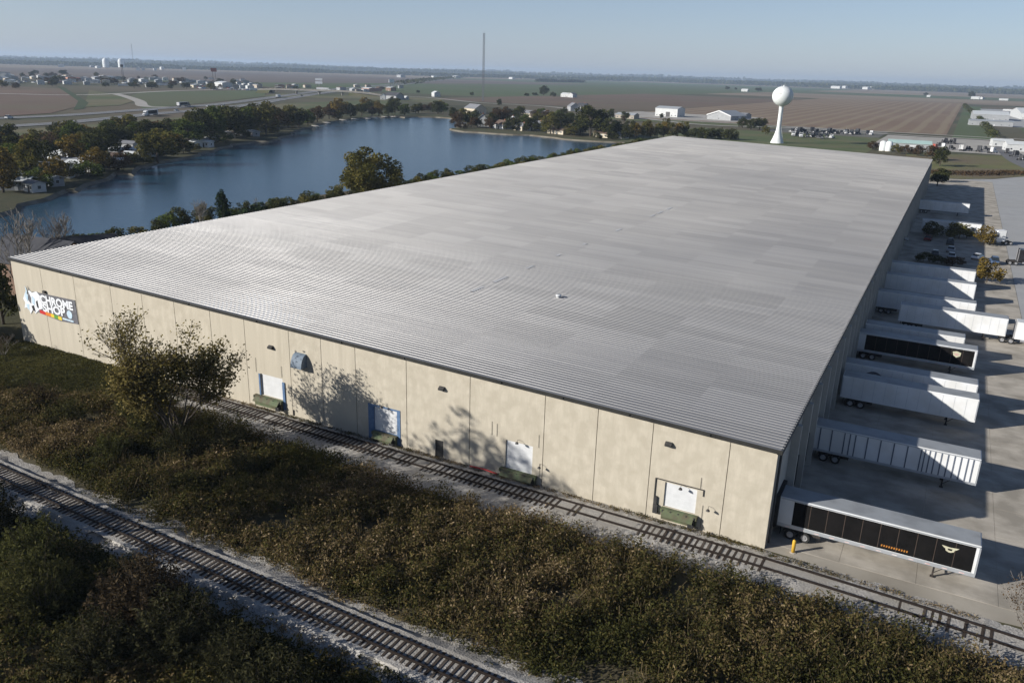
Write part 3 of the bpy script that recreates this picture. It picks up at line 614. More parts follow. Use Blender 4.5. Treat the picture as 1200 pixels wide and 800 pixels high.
# ================================================================== TRAILERS, TRUCKS, CARS
M_TWHITE = mat('trailer_white', (0.70,0.71,0.72), (0.66,0.67,0.68), 0.5, 0.45, c3=(0.62,0.62,0.61), c3scale=0.4)
M_TROOF = mat('trailer_roof', (0.27,0.285,0.30), (0.33,0.345,0.36), 0.5, 0.5, c3=(0.23,0.24,0.25), c3scale=0.5)
M_TBLACK = mat('trailer_black_panel', (0.006,0.006,0.006), (0.011,0.010,0.010), 0.7, 0.7, spec=0.08)
M_TRUST = mat('panel_seam', (0.05,0.038,0.03), (0.07,0.05,0.04), 1, 0.6)
M_TYRE = mat('tyre_rubber', (0.018,0.018,0.018), (0.03,0.03,0.028), 4, 0.85)
M_RIM = mat('wheel_rim', (0.35,0.35,0.36), (0.45,0.45,0.46), 4, 0.4, metal=0.6)
M_CHASSIS = mat('chassis', (0.02,0.02,0.02), (0.05,0.04,0.035), 2, 0.75)
M_EMB = mat('emblem_cream', (0.50,0.48,0.35), (0.44,0.42,0.31), 2, 0.5)
M_TORANGE = mat('lettering_orange', (0.42,0.17,0.03), (0.36,0.15,0.03), 2, 0.5)
M_GLASS = mat('vehicle_glass', (0.02,0.025,0.03), (0.025,0.03,0.035), 1, 0.08, spec=0.6)
M_MARK = mat('reflector_white', (0.75,0.72,0.70), (0.62,0.3,0.25), 1.5, 0.5)
def wheel_mesh():
    t = MB(); t.lathe([(0.0,-0.13),(0.30,-0.13),(0.46,-0.15),(0.51,-0.11),(0.51,0.11),(0.46,0.15),(0.30,0.13),(0.0,0.13)], 16); return t.mesh('wheel')
def hub_mesh():
    t = MB(); t.lathe([(0.30,0.0),(0.29,0.03),(0.16,0.0),(0.12,0.06),(0.0,0.06)], 12); return t.mesh('hub')
WHEEL, HUB = wheel_mesh(), hub_mesh()
def wheel(parent, x, y, z, side, s=1.0):
    w = link('wheel', WHEEL, M_TYRE, parent, loc=(x,y,z), scale=s); w.rotation_euler = (R(90) if side < 0 else R(-90), 0, 0)
    h = link('hub', HUB, M_RIM, w, loc=(0,0,0.131)); return w
TC = {}
def cached(key, fn):
    if key not in TC: TC[key] = fn()
    return TC[key]
def trailer(label, x0, y0, L=16.15, style='white', rz=0.0, reefer=False, group=None, z=0.045, wheels=True):
    W, H0, H1 = 2.6, 1.18, 4.06
    t = thing('semi_trailer', label, 'trailer', (x0+L/2, y0+W/2, z), rz, group)
    h = L/2
    k = (style, round(L,2))
    def P(name, fn, m, parent=t): return link(name, cached((name,)+k, lambda: fn().mesh(name)), m, parent)
    body = P('body', lambda: MB().box(-h, h, -1.29, 1.29, H0, H1, 0.035), M_TWHITE)
    P('roof', lambda: MB().box(-h+0.09, h-0.09, -1.2, 1.2, H1, H1+0.03), M_TROOF)
    def rails():
        m = MB()
        for s in (-1, 1):
            y_ = s*1.29; a, b = (y_-0.02, y_) if s < 0 else (y_, y_+0.02)
            m.box(-h+0.02, h-0.02, a, b, H0-0.04, H0+(0.3 if style == 'black' else 0.22)); m.box(-h+0.05, h-0.05, a, b, H1-0.17, H1-0.05)
        return m
    P('side_rail', rails, M_ALU if style != 'white' else M_TWHITE)
    for s in (-1, 1):
        a, b = (-1.32, -1.29) if s < 0 else (1.29, 1.32)
        for xx in (-h, h-0.14): link('corner_post', cached(('cpost', s), lambda: MB().box(0.005, 0.14, a, b, H0+0.225, H1-0.175).mesh('corner_post')), M_ALU, t, loc=(xx,0,0))
    if style == 'black':
        for s in (-1, 1):
            a, b = (-1.305, -1.292) if s < 0 else (1.292, 1.305)
            o = link('side_panel', cached(('sp', s)+k, lambda: MB().box(-h+1.35, h-0.35, a, b, H0+0.34, H1-0.2).mesh('side_panel')), M_TBLACK, t)
            for j in range(1, 10):
                xx = -h+1.35+(L-1.7)*j/10; c, d = (-1.312, -1.306) if s < 0 else (1.306, 1.312)
                link('panel_seam', cached(('ps', s, j)+k, lambda: MB().box(xx-0.025, xx+0.025, c, d, H0+0.34, H1-0.2).mesh('panel_seam')), M_TRUST, o)
        def marks():
            m = MB()
            for j in range(12):
                xx = -h+1.0+(L-2)*j/11; m.box(xx-0.2, xx+0.2, -1.316, -1.311, H0+0.06, H0+0.12)
            return m
        P('reflector', marks, M_MARK)
    elif style == 'posts':
        xs_ = [0.7,1.9,3.2,3.75,4.3,5.5,6.8,8.1,9.4,10.7,11.05,11.5,12.0,12.6,13.2,13.8,14.4,15.0,15.5]
        for s in (-1, 1):
            a, b = (-1.335, -1.291) if s < 0 else (1.291, 1.335)
            for xx in xs_:
                link('side_post', cached(('post', s), lambda: MB().box(-0.06, 0.06, a, b, H0+0.23, H1-0.18).mesh('side_post')), mat('post_blue_grey', (0.10,0.12,0.16), (0.13,0.15,0.19), 1, 0.5), t, loc=(xx-h, 0, 0))
    else:
        n = max(6, int(L/1.22))
        for s in (-1, 1):
            a, b = (-1.296, -1.291) if s < 0 else (1.291, 1.296)
            for j in range(1, n):
                link('side_seam', cached(('seam', s), lambda: MB().box(-0.018, 0.018, a, b, H0+0.23, H1-0.18).mesh('side_seam')), M_ALU, t, loc=(-h+L*j/n, 0, 0))
    if reefer:
        link('cooling_unit', cached(('reef',)+k, lambda: MB().box(h+0.003, h+0.45, -0.95, 0.95, H0+1.2, H1-0.35, 0.05).mesh('cooling_unit')), M_WHITE, t)
    # underside
    P('chassis', lambda: MB().box(-h+0.1, h-0.2, -0.55, -0.4, H0-0.25, H0-0.002).box(-h+0.1, h-0.2, 0.4, 0.55, H0-0.25, H0-0.002).box(-h+0.7, -h+3.9, -0.9, 0.9, 0.62, 0.9), M_CHASSIS)
    def gear():
        m = MB()
        for s in (-1, 1):
            m.box(h-3.1, h-2.95, s*0.95-0.07, s*0.95+0.07, 0.08, H0-0.002); m.box(h-3.2, h-2.85, s*0.95-0.15, s*0.95+0.15, 0.0, 0.08)
            m.tube([(h-3.0,s*0.95,0.4),(h-2.2,s*0.95,H0-0.05)], 0.035, 5)
        m.box(h-3.06, h-2.98, -0.88, 0.88, 0.55, 0.63)
        return m
    P('landing_gear', gear, M_CHASSIS)
    P('mud_flap', lambda: MB().box(-h+0.42, -h+0.45, -1.2, -0.6, 0.25, 0.95).box(-h+0.42, -h+0.45, 0.6, 1.2, 0.25, 0.95), M_TYRE)
    if wheels:
        for xx in (1.35, 2.6):
            for s in (-1, 1):
                wheel(t, -h+xx, s*1.12, 0.51, s); wheel(t, -h+xx, s*0.79, 0.51, -s)
    return t
def emblem(t, x, z, kind):
    if kind == 'wings':
        m = MB()
        for s in (-1, 1):
            m.quad(*[(x+s*u, -1.318, z+w) for u, w in ((0.09,0.21),(0.66,0.27),(0.48,0.09),(0.36,0.02),(0.30,-0.16),(0.09,-0.26))][::1])
        m.quad((x-0.09,-1.318,z+0.21),(x+0.09,-1.318,z+0.21),(x+0.09,-1.318,z-0.26),(x-0.09,-1.318,z-0.26))
        o = m.build('winged_emblem', M_EMB, t); MB().quad(*[(x+u, -1.321, z+w) for u, w in ((-0.19,0.08),(0.19,0.08),(0.13,-0.09),(-0.13,-0.09))]).build('emblem_centre', M_TBLACK, o)
    else:
        o = MB().quad(*[(x+u, -1.318, z+w) for u, w in ((-0.55,0.35),(0,0.48),(0.55,0.3),(0.5,-0.2),(0.05,-0.48),(-0.4,-0.2))]).build('shield_emblem', M_EMB, t)
        MB().quad(*[(x+u, -1.321, z+w) for u, w in ((-0.3,0.1),(0.3,0.1),(0.2,-0.15),(-0.2,-0.15))]).build('emblem_centre', mat('emblem_pink', (0.5,0.3,0.28), (0.55,0.35,0.3), 1, 0.5), o)
t1 = trailer('grey-roofed trailer with ribbed black side and winged emblem, nearest the rail siding', 0.25, 2.75, style='black'); emblem(t1, 5.9, 3.1, 'wings')
m = MB()
for j in range(11):
    xx = 0.75+j*0.2; m.quad((xx,-1.318,1.78),(xx+0.11,-1.318,1.78),(xx+0.13,-1.318,1.97),(xx+0.02,-1.318,1.97))
m.build('orange_lettering', M_TORANGE, t1)
trailer('white trailer with dark upright side posts along its whole length', 0.4, 21.3, style='posts')
trailer('smooth white trailer parked close alongside a swoosh-marked white trailer', 1.0, 39.9, L=15.5)
t4 = trailer('white trailer with a dark arched swoosh on its side, between two other trailers', 0.25, 45.6)
m = MB(); A = []
for j in range(13):
    u = j/12; A.append((-5.6+2.9*u, 2.5+0.95*math.sin(math.pi*u*0.92)))
for j in range(12): m.quad((A[j][0],-1.31,A[j][1]),(A[j+1][0],-1.31,A[j+1][1]),(A[j+1][0]+0.05,-1.31,A[j+1][1]-0.34*math.sin(math.pi*(j+1)/12.5)-0.03),(A[j][0]+0.05,-1.31,A[j][1]-0.34*math.sin(math.pi*j/12.5)-0.03))
m.build('swoosh', M_SIGNG, t4)
t5 = trailer('white trailer with one long solid black side panel and a small pale shield', 0.3, 61.6, style='black'); emblem(t5, 5.5, 3.05, 'shield')
trailer('short white trailer tucked behind the black-panelled trailer with the shield', 0.9, 67.4, L=13.9)
trailer('long white trailer coupled to a white road tractor and pulled off the dock', 4.85, 83.3)
trailer('white trailer at the dock just behind the one coupled to the tractor', 0.25, 91.3)
trailer('white trailer at the dock, nearer the tractor-coupled rig of two side by side beyond it', 0.3, 107.4)
trailer('white trailer at the dock beside the round brown tree by the car park', 0.3, 120.3)
trailer('lone white trailer with a dark mark backed in beyond the car park bushes', -0.1+0.35, 232.6, L=14.9)
trailer('pale trailer standing behind the car park bushes', 3.4, 188.9, L=14.7)
def tractor(label, x, y, rz, m_body, group=None, s=1.0, z=0.045, day=False, parent=None):
    t = thing('road_tractor', label, 'truck', (x, y, z), rz, group, s)   # local +x is forward
    P = lambda name, fn, m, par=t: link(name, cached((name,'trk',day), lambda: fn().mesh(name)), m, par)
    P('chassis', lambda: MB().box(-3.4,3.0,-0.45,0.45,0.6,0.9), M_CHASSIS)
    b0 = -0.2 if day else -1.3
    cabin = P('cab', lambda: MB().prism([(b0,0.95),(1.5,0.95),(1.5,2.05),(1.15,2.95),(0.7,3.1 if day else 3.75),(b0,3.05 if day else 3.85)], -1.2, 'y', 2.4), m_body)
    P('hood', lambda: MB().prism([(1.503,0.95),(3.3,0.85),(3.35,1.55),(3.1,1.8),(1.503,2.0)], -0.85, 'y', 1.7), m_body)
    P('fender', lambda: MB().box(2.0,3.15,-1.22,-0.86,0.75,1.25,0.05).box(2.0,3.15,0.86,1.22,0.75,1.25,0.05), m_body)
    P('windscreen', lambda: MB().quad((1.515,-1.05,2.1),(1.515,1.05,2.1),(1.185,1.05,2.9),(1.185,-1.05,2.9)), M_GLASS, cabin)
    P('side_window', lambda: MB().quad((0.35,-1.206,2.05),(1.3,-1.206,2.05),(1.05,-1.206,2.75),(0.35,-1.206,2.75)).quad((0.35,1.206,2.05),(1.3,1.206,2.05),(1.05,1.206,2.75),(0.35,1.206,2.75)), M_GLASS, cabin)
    P('grille', lambda: MB().box(3.352,3.4,-0.6,0.6,0.95,1.5), M_RIM)
    P('bumper', lambda: MB().box(3.3,3.55,-1.2,1.2,0.45,0.83), M_RIM)
    P('fuel_tank', lambda: MB().tube([(-0.4,-1.0,0.75),(1.3,-1.0,0.75)],0.3,10).tube([(-0.4,1.0,0.75),(1.3,1.0,0.75)],0.3,10), M_RIM)
    P('exhaust_stack', lambda: MB().tube([(b0-0.15,-1.0,0.9),(b0-0.15,-1.0,3.9)],0.08,8).tube([(b0-0.15,1.0,0.9),(b0-0.15,1.0,3.9)],0.08,8), M_RIM)
    P('fifth_wheel', lambda: MB().box(-2.7,-1.9,-0.5,0.5,0.903,1.08), M_CHASSIS)
    for sd in (-1, 1):
        wheel(t, 2.55, sd*1.05, 0.51, sd)
        for xx in (-1.7, -2.95): wheel(t, xx, sd*1.05, 0.51, sd)
    return t
tractor('white road tractor coupled under the long white trailer in the yard', 23.6, 84.6, 0.0, M_TWHITE)
tractor('white road tractor parked beside the leafy bushes at the edge of the car park', 22.3, 184.5, R(200), M_TWHITE)
tractor('black road tractor standing out on the asphalt near the two parked cars', 27.0, 157.0, R(8), mat('truck_black', (0.015,0.015,0.017), (0.025,0.025,0.03), 1, 0.3))
M_CARW = mat('car_white', (0.72,0.73,0.74), (0.68,0.69,0.70), 1, 0.3); M_CARS = mat('car_silver', (0.42,0.44,0.47), (0.38,0.40,0.43), 1, 0.3, metal=0.5)
M_CARD = mat('car_dark', (0.06,0.065,0.075), (0.075,0.08,0.09), 1, 0.25); M_CARR = mat('car_maroon', (0.22,0.035,0.035), (0.18,0.03,0.03), 1, 0.3); M_CARB = mat('car_blue', (0.06,0.10,0.18), (0.05,0.08,0.15), 1, 0.3)
def car(label, x, y, rz, m_body, suv=False, group=None, z=0.045, s=1.0):
    t = thing('parked_car' if z < 0.1 else 'car', label, 'car', (x, y, z), rz, group, s)
    hh = 0.22 if suv else 0.0
    P = lambda name, fn, m, par=t: link(name, cached((name,'car',suv), lambda: fn().mesh(name)), m, par)
    def body():
        m = MB(); xs_ = [(-2.3,0.55,0.78,0.78),(-2.2,0.38,0.92,0.86),(-1.5,0.3,0.95+hh,0.9),(-0.6,0.28,0.95+hh*0.8,0.91),(0.7,0.28,0.95+hh*0.7,0.91),(1.6,0.3,0.85+hh*0.6,0.88),(2.15,0.38,0.72+hh*0.4,0.8),(2.3,0.5,0.62,0.7)]
        for i in range(len(xs_)-1):
            a, b = xs_[i], xs_[i+1]
            A_ = [(a[0],-a[3],a[1]),(a[0],-a[3],a[2]-0.1),(a[0],-a[3]+0.1,a[2]),(a[0],a[3]-0.1,a[2]),(a[0],a[3],a[2]-0.1),(a[0],a[3],a[1])]
            B_ = [(b[0],-b[3],b[1]),(b[0],-b[3],b[2]-0.1),(b[0],-b[3]+0.1,b[2]),(b[0],b[3]-0.1,b[2]),(b[0],b[3],b[2]-0.1),(b[0],b[3],b[1])]
            for j in range(6): m.quad(A_[j], B_[j], B_[(j+1)%6], A_[(j+1)%6])
            if i == 0: m.quad(*A_)
            if i == len(xs_)-2: m.quad(*B_[::-1])
        return m
    b = P('body', body, m_body)
    z0 = 0.9+hh*0.8; z1 = 1.42+hh*1.6; r0 = -2.05 if suv else -1.75; r1 = -1.8 if suv else -1.05
    P('cabin_roof', lambda: MB().quad((r1,-0.62,z1),(0.35,-0.62,z1),(0.35,0.62,z1),(r1,0.62,z1)).quad((r1,-0.62,z1-0.06),(r1,0.62,z1-0.06),(0.35,0.62,z1-0.06),(0.35,-0.62,z1-0.06)).quad((r1,-0.62,z1-0.06),(0.35,-0.62,z1-0.06),(0.35,-0.62,z1),(r1,-0.62,z1)).quad((r1,0.62,z1),(0.35,0.62,z1),(0.35,0.62,z1-0.06),(r1,0.62,z1-0.06)), m_body, b)
    def glass():
        m = MB(); lo = [(r0,-0.8,z0),(1.05,-0.8,z0),(1.05,0.8,z0),(r0,0.8,z0)]; hi = [(r1,-0.61,z1-0.062),(0.35,-0.61,z1-0.062),(0.35,0.61,z1-0.062),(r1,0.61,z1-0.062)]
        for j in range(4): m.quad(lo[j], lo[(j+1)%4], hi[(j+1)%4], hi[j])
        return m
    P('windows', glass, M_GLASS, b)
    for xx in (-1.4, 1.4):
        for sd in (-1, 1): wheel(t, xx, sd*0.82, 0.33, sd, 0.65)
    for sd in (-1, 1): link('headlight', cached(('hl',), lambda: MB().box(2.2,2.305,-0.16,0.16,0.56,0.66).mesh('headlight')), M_RIM, t, loc=(0,sd*0.5,0))
    return t
car('dark red car parked in the shade beneath a bush near the warehouse', 5.8, 178.6, R(88), M_CARR)
car('dark grey car parked alone in the warehouse shade', 8.3, 156.8, R(90), M_CARD)
car('black car at the head of a line of three shaded parked cars', 11.2, 176.0, R(91), M_CARD, True)
car('silver car in the middle of three shaded parked cars', 11.6, 165.0, R(89), M_CARS)
car('pale silver car at the tail of three shaded parked cars', 11.9, 156.0, R(90), M_CARS)
car('white car parked in the sun just outside the warehouse shadow', 17.6, 158.6, R(70), M_CARW)
car('dark blue car with pale bonnet highlights parked in the sun beside a white car', 21.0, 155.2, R(95), M_CARB, True)
# yellow bollard and gate arm at the corner of the yard
b = thing('bollard', 'short yellow steel bollard at the corner of the truck yard', 'bollard', (2.3,0.75,0.02))
MB().lathe([(0.0,0),(0.16,0),(0.16,1.15),(0.12,1.25),(0.0,1.28)], 12).build('post', mat('bollard_yellow', (0.62,0.38,0.04), (0.55,0.33,0.04), 3, 0.6), b, True)
MB().lathe([(0.28,0),(0.28,0.05),(0.16,0.06)], 12).build('foot', M_CONC, b)

# ================================================================== VEGETATION
G_ = {}
def stops(*a): return list(a)
leafmat('leaf_green', stops((0,(0.0420,0.0594,0.0144)),(1,(0.1275,0.1518,0.0384)),(0.5,(0.0750,0.0990,0.0240))))
leafmat('leaf_olive', stops((0,(0.0594,0.0605,0.0168)),(1,(0.1980,0.1575,0.0480)),(0.5,(0.1122,0.1071,0.0312))))
leafmat('leaf_yellow', stops((0,(0.085,0.062,0.015)),(1,(0.27,0.19,0.05)),(0.5,(0.16,0.115,0.03))))
leafmat('leaf_dark', stops((0,(0.0293,0.0344,0.0128)),(1,(0.1018,0.1015,0.0351)),(0.5,(0.0548,0.0599,0.0207))))
leafmat('leaf_brown', stops((0,(0.06,0.035,0.018)),(1,(0.14,0.09,0.05)),(0.5,(0.08,0.055,0.03))))
leafmat('leaf_conifer', stops((0,(0.012,0.022,0.012)),(1,(0.04,0.055,0.028)),(0.5,(0.022,0.036,0.018))), 0.1)
leafmat('leaf_weed', stops((0,(0.0360,0.0384,0.0132)),(1,(0.3120,0.2400,0.1440)),(0.35,(0.0696,0.0672,0.0228)),(0.6,(0.1140,0.0900,0.0360)),(0.82,(0.1680,0.1200,0.0624))), 0.3)
leafmat('leaf_sparse', stops((0,(0.075,0.062,0.02)),(1,(0.36,0.29,0.13)),(0.5,(0.19,0.155,0.052))), 0.4)
leafmat('leaf_straw', stops((0,(0.12,0.09,0.04)),(1,(0.36,0.28,0.15)),(0.5,(0.22,0.17,0.085))), 0.3)
leafmat('leaf_stalk', stops((0,(0.07,0.055,0.03)),(1,(0.22,0.17,0.10)),(0.5,(0.13,0.10,0.055))), 0.3)
leafmat('bush_olive', stops((0,(0.0270,0.0284,0.0121)),(1,(0.1283,0.1188,0.0432)),(0.5,(0.0621,0.0621,0.0230))))
leafmat('bush_green', stops((0,(0.0250,0.0291,0.0106)),(1,(0.1250,0.1237,0.0427)),(0.5,(0.0625,0.0645,0.0226))))
leafmat('bush_dark', stops((0,(0.0176,0.0192,0.0096)),(1,(0.0800,0.0736,0.0368)),(0.5,(0.0368,0.0368,0.0176))))
leafmat('bush_russet', stops((0,(0.0262,0.0196,0.0118)),(1,(0.1190,0.0868,0.0500)),(0.5,(0.0536,0.0406,0.0250))))
M_BARK = mat('bark_dark', (0.045,0.036,0.028), (0.085,0.07,0.055), 3, 0.95)
M_BARKG = mat('bark_grey', (0.15,0.135,0.12), (0.24,0.22,0.195), 3, 0.95)
def branch(mb, rr, p, d, L, r, depth, tips, nseg=4, spread=0.7, minr=0.012, droop=0.0):
    pts = [p]; rad = [r]; q = p.copy(); dd = d.copy()
    for k in range(nseg):
        dd = (dd + Vector((rr.uniform(-1,1), rr.uniform(-1,1), rr.uniform(-0.5,0.9)-droop))*0.16).normalized()
        q = q + dd*L/nseg; pts.append(q.copy()); rad.append(max(minr, r*(1-0.62*(k+1)/nseg)))
    mb.tube(pts, rad, 6 if r > 0.06 else 4, cap=False)
    if depth == 0: tips += pts[1:]; return
    if depth == 1: tips += pts[2:]
    for k in range(rr.randint(3, 4) if depth > 1 else rr.randint(3,5)):
        i = rr.randint(max(1, nseg-3), nseg) if k else nseg
        a = rr.uniform(0, 6.28); side = Vector((math.cos(a), math.sin(a), rr.uniform(0.0, 0.7)))
        nd = (dd + side*spread*rr.uniform(0.7, 1.2)).normalized()
        branch(mb, rr, pts[i], nd, L*rr.uniform(0.55, 0.78), max(minr, rad[i]*rr.uniform(0.6, 0.85)), depth-1, tips, nseg, spread, minr, droop)
def bare_tree(seed, trunks, depth, L, r, leaf_n, leaf_s, spread=0.75, lean=0.25, minr=0.012, jit=0.35):
    rr = random.Random(seed); rng = np.random.default_rng(seed); mb = MB(); tips = []
    for k in range(trunks):
        a = 6.28*k/trunks+rr.uniform(-0.4,0.4)
        d = Vector((math.cos(a)*lean*rr.uniform(0.5,1.4), math.sin(a)*lean*rr.uniform(0.5,1.4), 1)).normalized()
        branch(mb, rr, Vector((math.cos(a)*0.15, math.sin(a)*0.15, -0.05)), d, L*rr.uniform(0.85,1.1), r*rr.uniform(0.75,1.0), depth, tips, 4, spread, minr)
    cr = None
    if leaf_n:
        T = np.array([tuple(t) for t in tips]); idx = rng.integers(0, len(T), leaf_n)
        c = T[idx] + rng.normal(size=(leaf_n,3))*jit
        patch = bands(T[:,0]*1.0, T[:,2]*1.0, seed, 0.5)[idx]
        keep = rng.random(leaf_n) < 0.25+0.75*(patch > 0.42); c = c[keep]; tt = np.clip(rng.normal(0.45, 0.22, len(c)), 0, 1)
        v, q, tn = leaf_cloud(c, leaf_s*rng.uniform(0.6,1.4,len(c)), rng, tt); cr = npmesh('crown', v, q, None, tn)
    return mb.mesh('trunk'), cr
def leafy_tree(seed, H, rx, base, nclump, nleaf, ls, cl=0.2, shape='round', limbs=9, trunk_r=0.03):
    rr = random.Random(seed); rng = np.random.default_rng(seed); mb = MB(); C = []; Rr = []
    cz = (base+1)/2*H; rz = (1-base)/2*H
    for k in range(nclump):
        while True:
            u = rng.normal(size=3); u /= np.linalg.norm(u); t = rng.uniform(0.35, 1.0)**0.6
            if u[2] > -0.85: break
        w = 1.0
        p = np.array([u[0]*rx*t, u[1]*rx*t, cz+u[2]*rz*t*0.86])
        if shape == 'cone': f = (p[2]-base*H)/(H-base*H); s_ = max(0.06, 1.05-f); p[0] *= s_; p[1] *= s_
        C.append(p); Rr.append(cl*H*rng.uniform(0.6, 1.25)*(1.0 if shape != 'cone' else 0.75))
    pts = []; tn = []
    for p, r_ in zip(C, Rr):
        n = int(nleaf/nclump*(r_/(cl*H))**1.5)+1
        d = rng.normal(size=(n,3)); d /= np.linalg.norm(d, axis=1)[:,None]; rad = r_*rng.uniform(0.2, 1.0, n)**0.45
        q = p + d*rad[:,None]*np.array([1,1,0.8]); pts.append(q); base_t = rng.uniform(0.28, 0.72); tn.append(np.clip(rng.normal(base_t, 0.16, n), 0, 1))
    c = np.concatenate(pts); tt = np.concatenate(tn); k = c[:,2] > 0.06*H; c = c[k]; tt = tt[k]
    v, q, t = leaf_cloud(c, ls*rng.uniform(0.6,1.35,len(c)), rng, tt, 0.75); crown = npmesh('crown', v, q, None, t)
    top = Vector((rr.uniform(-.03,.03)*H, rr.uniform(-.03,.03)*H, (0.8 if shape == 'cone' else 0.6)*H))
    mb.tube([(0,0,-0.05*H/10),(top.x*0.2,top.y*0.2,base*H*0.6),(top.x*0.6,top.y*0.6,0.4*H),tuple(top)], [trunk_r*H*1.25, trunk_r*H, trunk_r*H*0.7, trunk_r*H*0.25], 7)
    for p in C[:limbs]:
        s0 = Vector((top.x*0.4, top.y*0.4, max(base*H*0.7, min(p[2]-0.1*H, 0.5*H)*0.8))); e = Vector(p); mid = (s0+e)/2+Vector((0,0,0.03*H))
        mb.tube([tuple(s0), tuple(mid), tuple(e)], [trunk_r*H*0.45, trunk_r*H*0.3, trunk_r*H*0.1], 4)
    return mb.mesh('trunk'), crown
def plant(name, meshes, m_leaf, label, cat, x, y, s=1.0, rz=None, group=None, bark=M_BARK, z=0.0, trunkname='trunk', crownname='crown'):
    t = thing(name, label, cat, (x, y, z), rz if rz is not None else random.Random(int(x*13+y*7)).uniform(0, 6.28), group, s)
    link(trunkname, meshes[0], bark, t)
    if meshes[1] is not None: link(crownname, meshes[1], MATS[m_leaf], t)
    return t
# ---- library of unit trees (10 m tall)
LIB = [leafy_tree(11+i, 10, 3.9, 0.0, 34, 2600, 0.62, 0.15) for i in range(3)] + [leafy_tree(21+i, 10, 2.9, 0.0, 26, 2000, 0.6, 0.15) for i in range(3)]
BUSH = [leafy_tree(41+i, 3, 1.6, 0.0, 26, 1700, 0.26, 0.2, limbs=6, trunk_r=0.02) for i in range(3)]
CONE = leafy_tree(61, 10, 2.9, 0.08, 46, 3600, 0.42, 0.11, 'cone')
# ---- the bare-limbed tree by the siding
NT = bare_tree(7, 5, 4, 5.4, 0.19, 26000, 0.27, 0.66, 0.42, 0.018, 0.42)
plant('leaning_tree', NT, 'leaf_sparse', 'thinly leaved multi-stemmed tree growing in the brush in front of the warehouse wall', 'tree', -60.2, -12.6, (1.1,1.1,1.13), 0.5)
# ---- big trees at the lake's near side
BIG = leafy_tree(5, 17.5, 9.6, 0.0, 80, 17000, 0.62, 0.135, trunk_r=0.022)
plant('cottonwood_tree', BIG, 'leaf_olive', 'broad round green tree standing alone between the lake and the warehouse roof', 'tree', -150, 138, 1.0, 1.0)
plant('spruce_tree', CONE, 'leaf_conifer', 'dark pointed conifer peeking over the warehouse roof before the lake', 'tree', -150, 77.8, (1.05,1.05,1.12), 1.0)
BR = [bare_tree(71+i, 2, 4, 4.6, 0.16, 0, 0, 0.5, 0.16, 0.03) for i in range(3)]
for (x, y, s, i, lab) in ((-130,13.6,1.35,0,'tall grey leafless tree beside the dark-roofed house at the lake end'),(-140,27.6,1.02,1,'grey leafless tree rising between two dark house roofs by the lake'),(-139,24.5,0.95,2,'slender leafless tree against the lake next to the dark house roof'),
                          (-150,70.4,0.72,1,'small leafless tree beside the pointed conifer'),(-150,90.9,0.55,2,'smallest leafless tree, right of the shrubs by the conifer')):
    plant('bare_tree', BR[i], None, lab, 'tree', x, y, s, bark=M_BARKG)
plant('shrub', BUSH[0], 'leaf_conifer', 'dark rounded evergreen shrub next to the pointed conifer behind the roof', 'shrub', -150, 88.0, (2.2,2.2,2.0))
rr = random.Random(17); yy = 44; i = 0
while yy < 425:
    plant('shore_shrub', BUSH[i % 3], ('leaf_dark','leaf_green','leaf_dark','leaf_olive')[i % 4], ('dark shrub in the row along the lake bank behind the roof','green shrub in the row along the lake bank behind the roof','dark shrub in the row along the lake bank behind the roof','olive shrub in the row along the lake bank behind the roof')[i % 4], 'shrub', -161+rr.uniform(-3,3), yy, (rr.uniform(1.1,1.9), rr.uniform(1.5,2.3), rr.uniform(0.9,1.6)), group='shrubs along the near lake bank')
    yy += rr.uniform(3.4, 6.2); i += 1
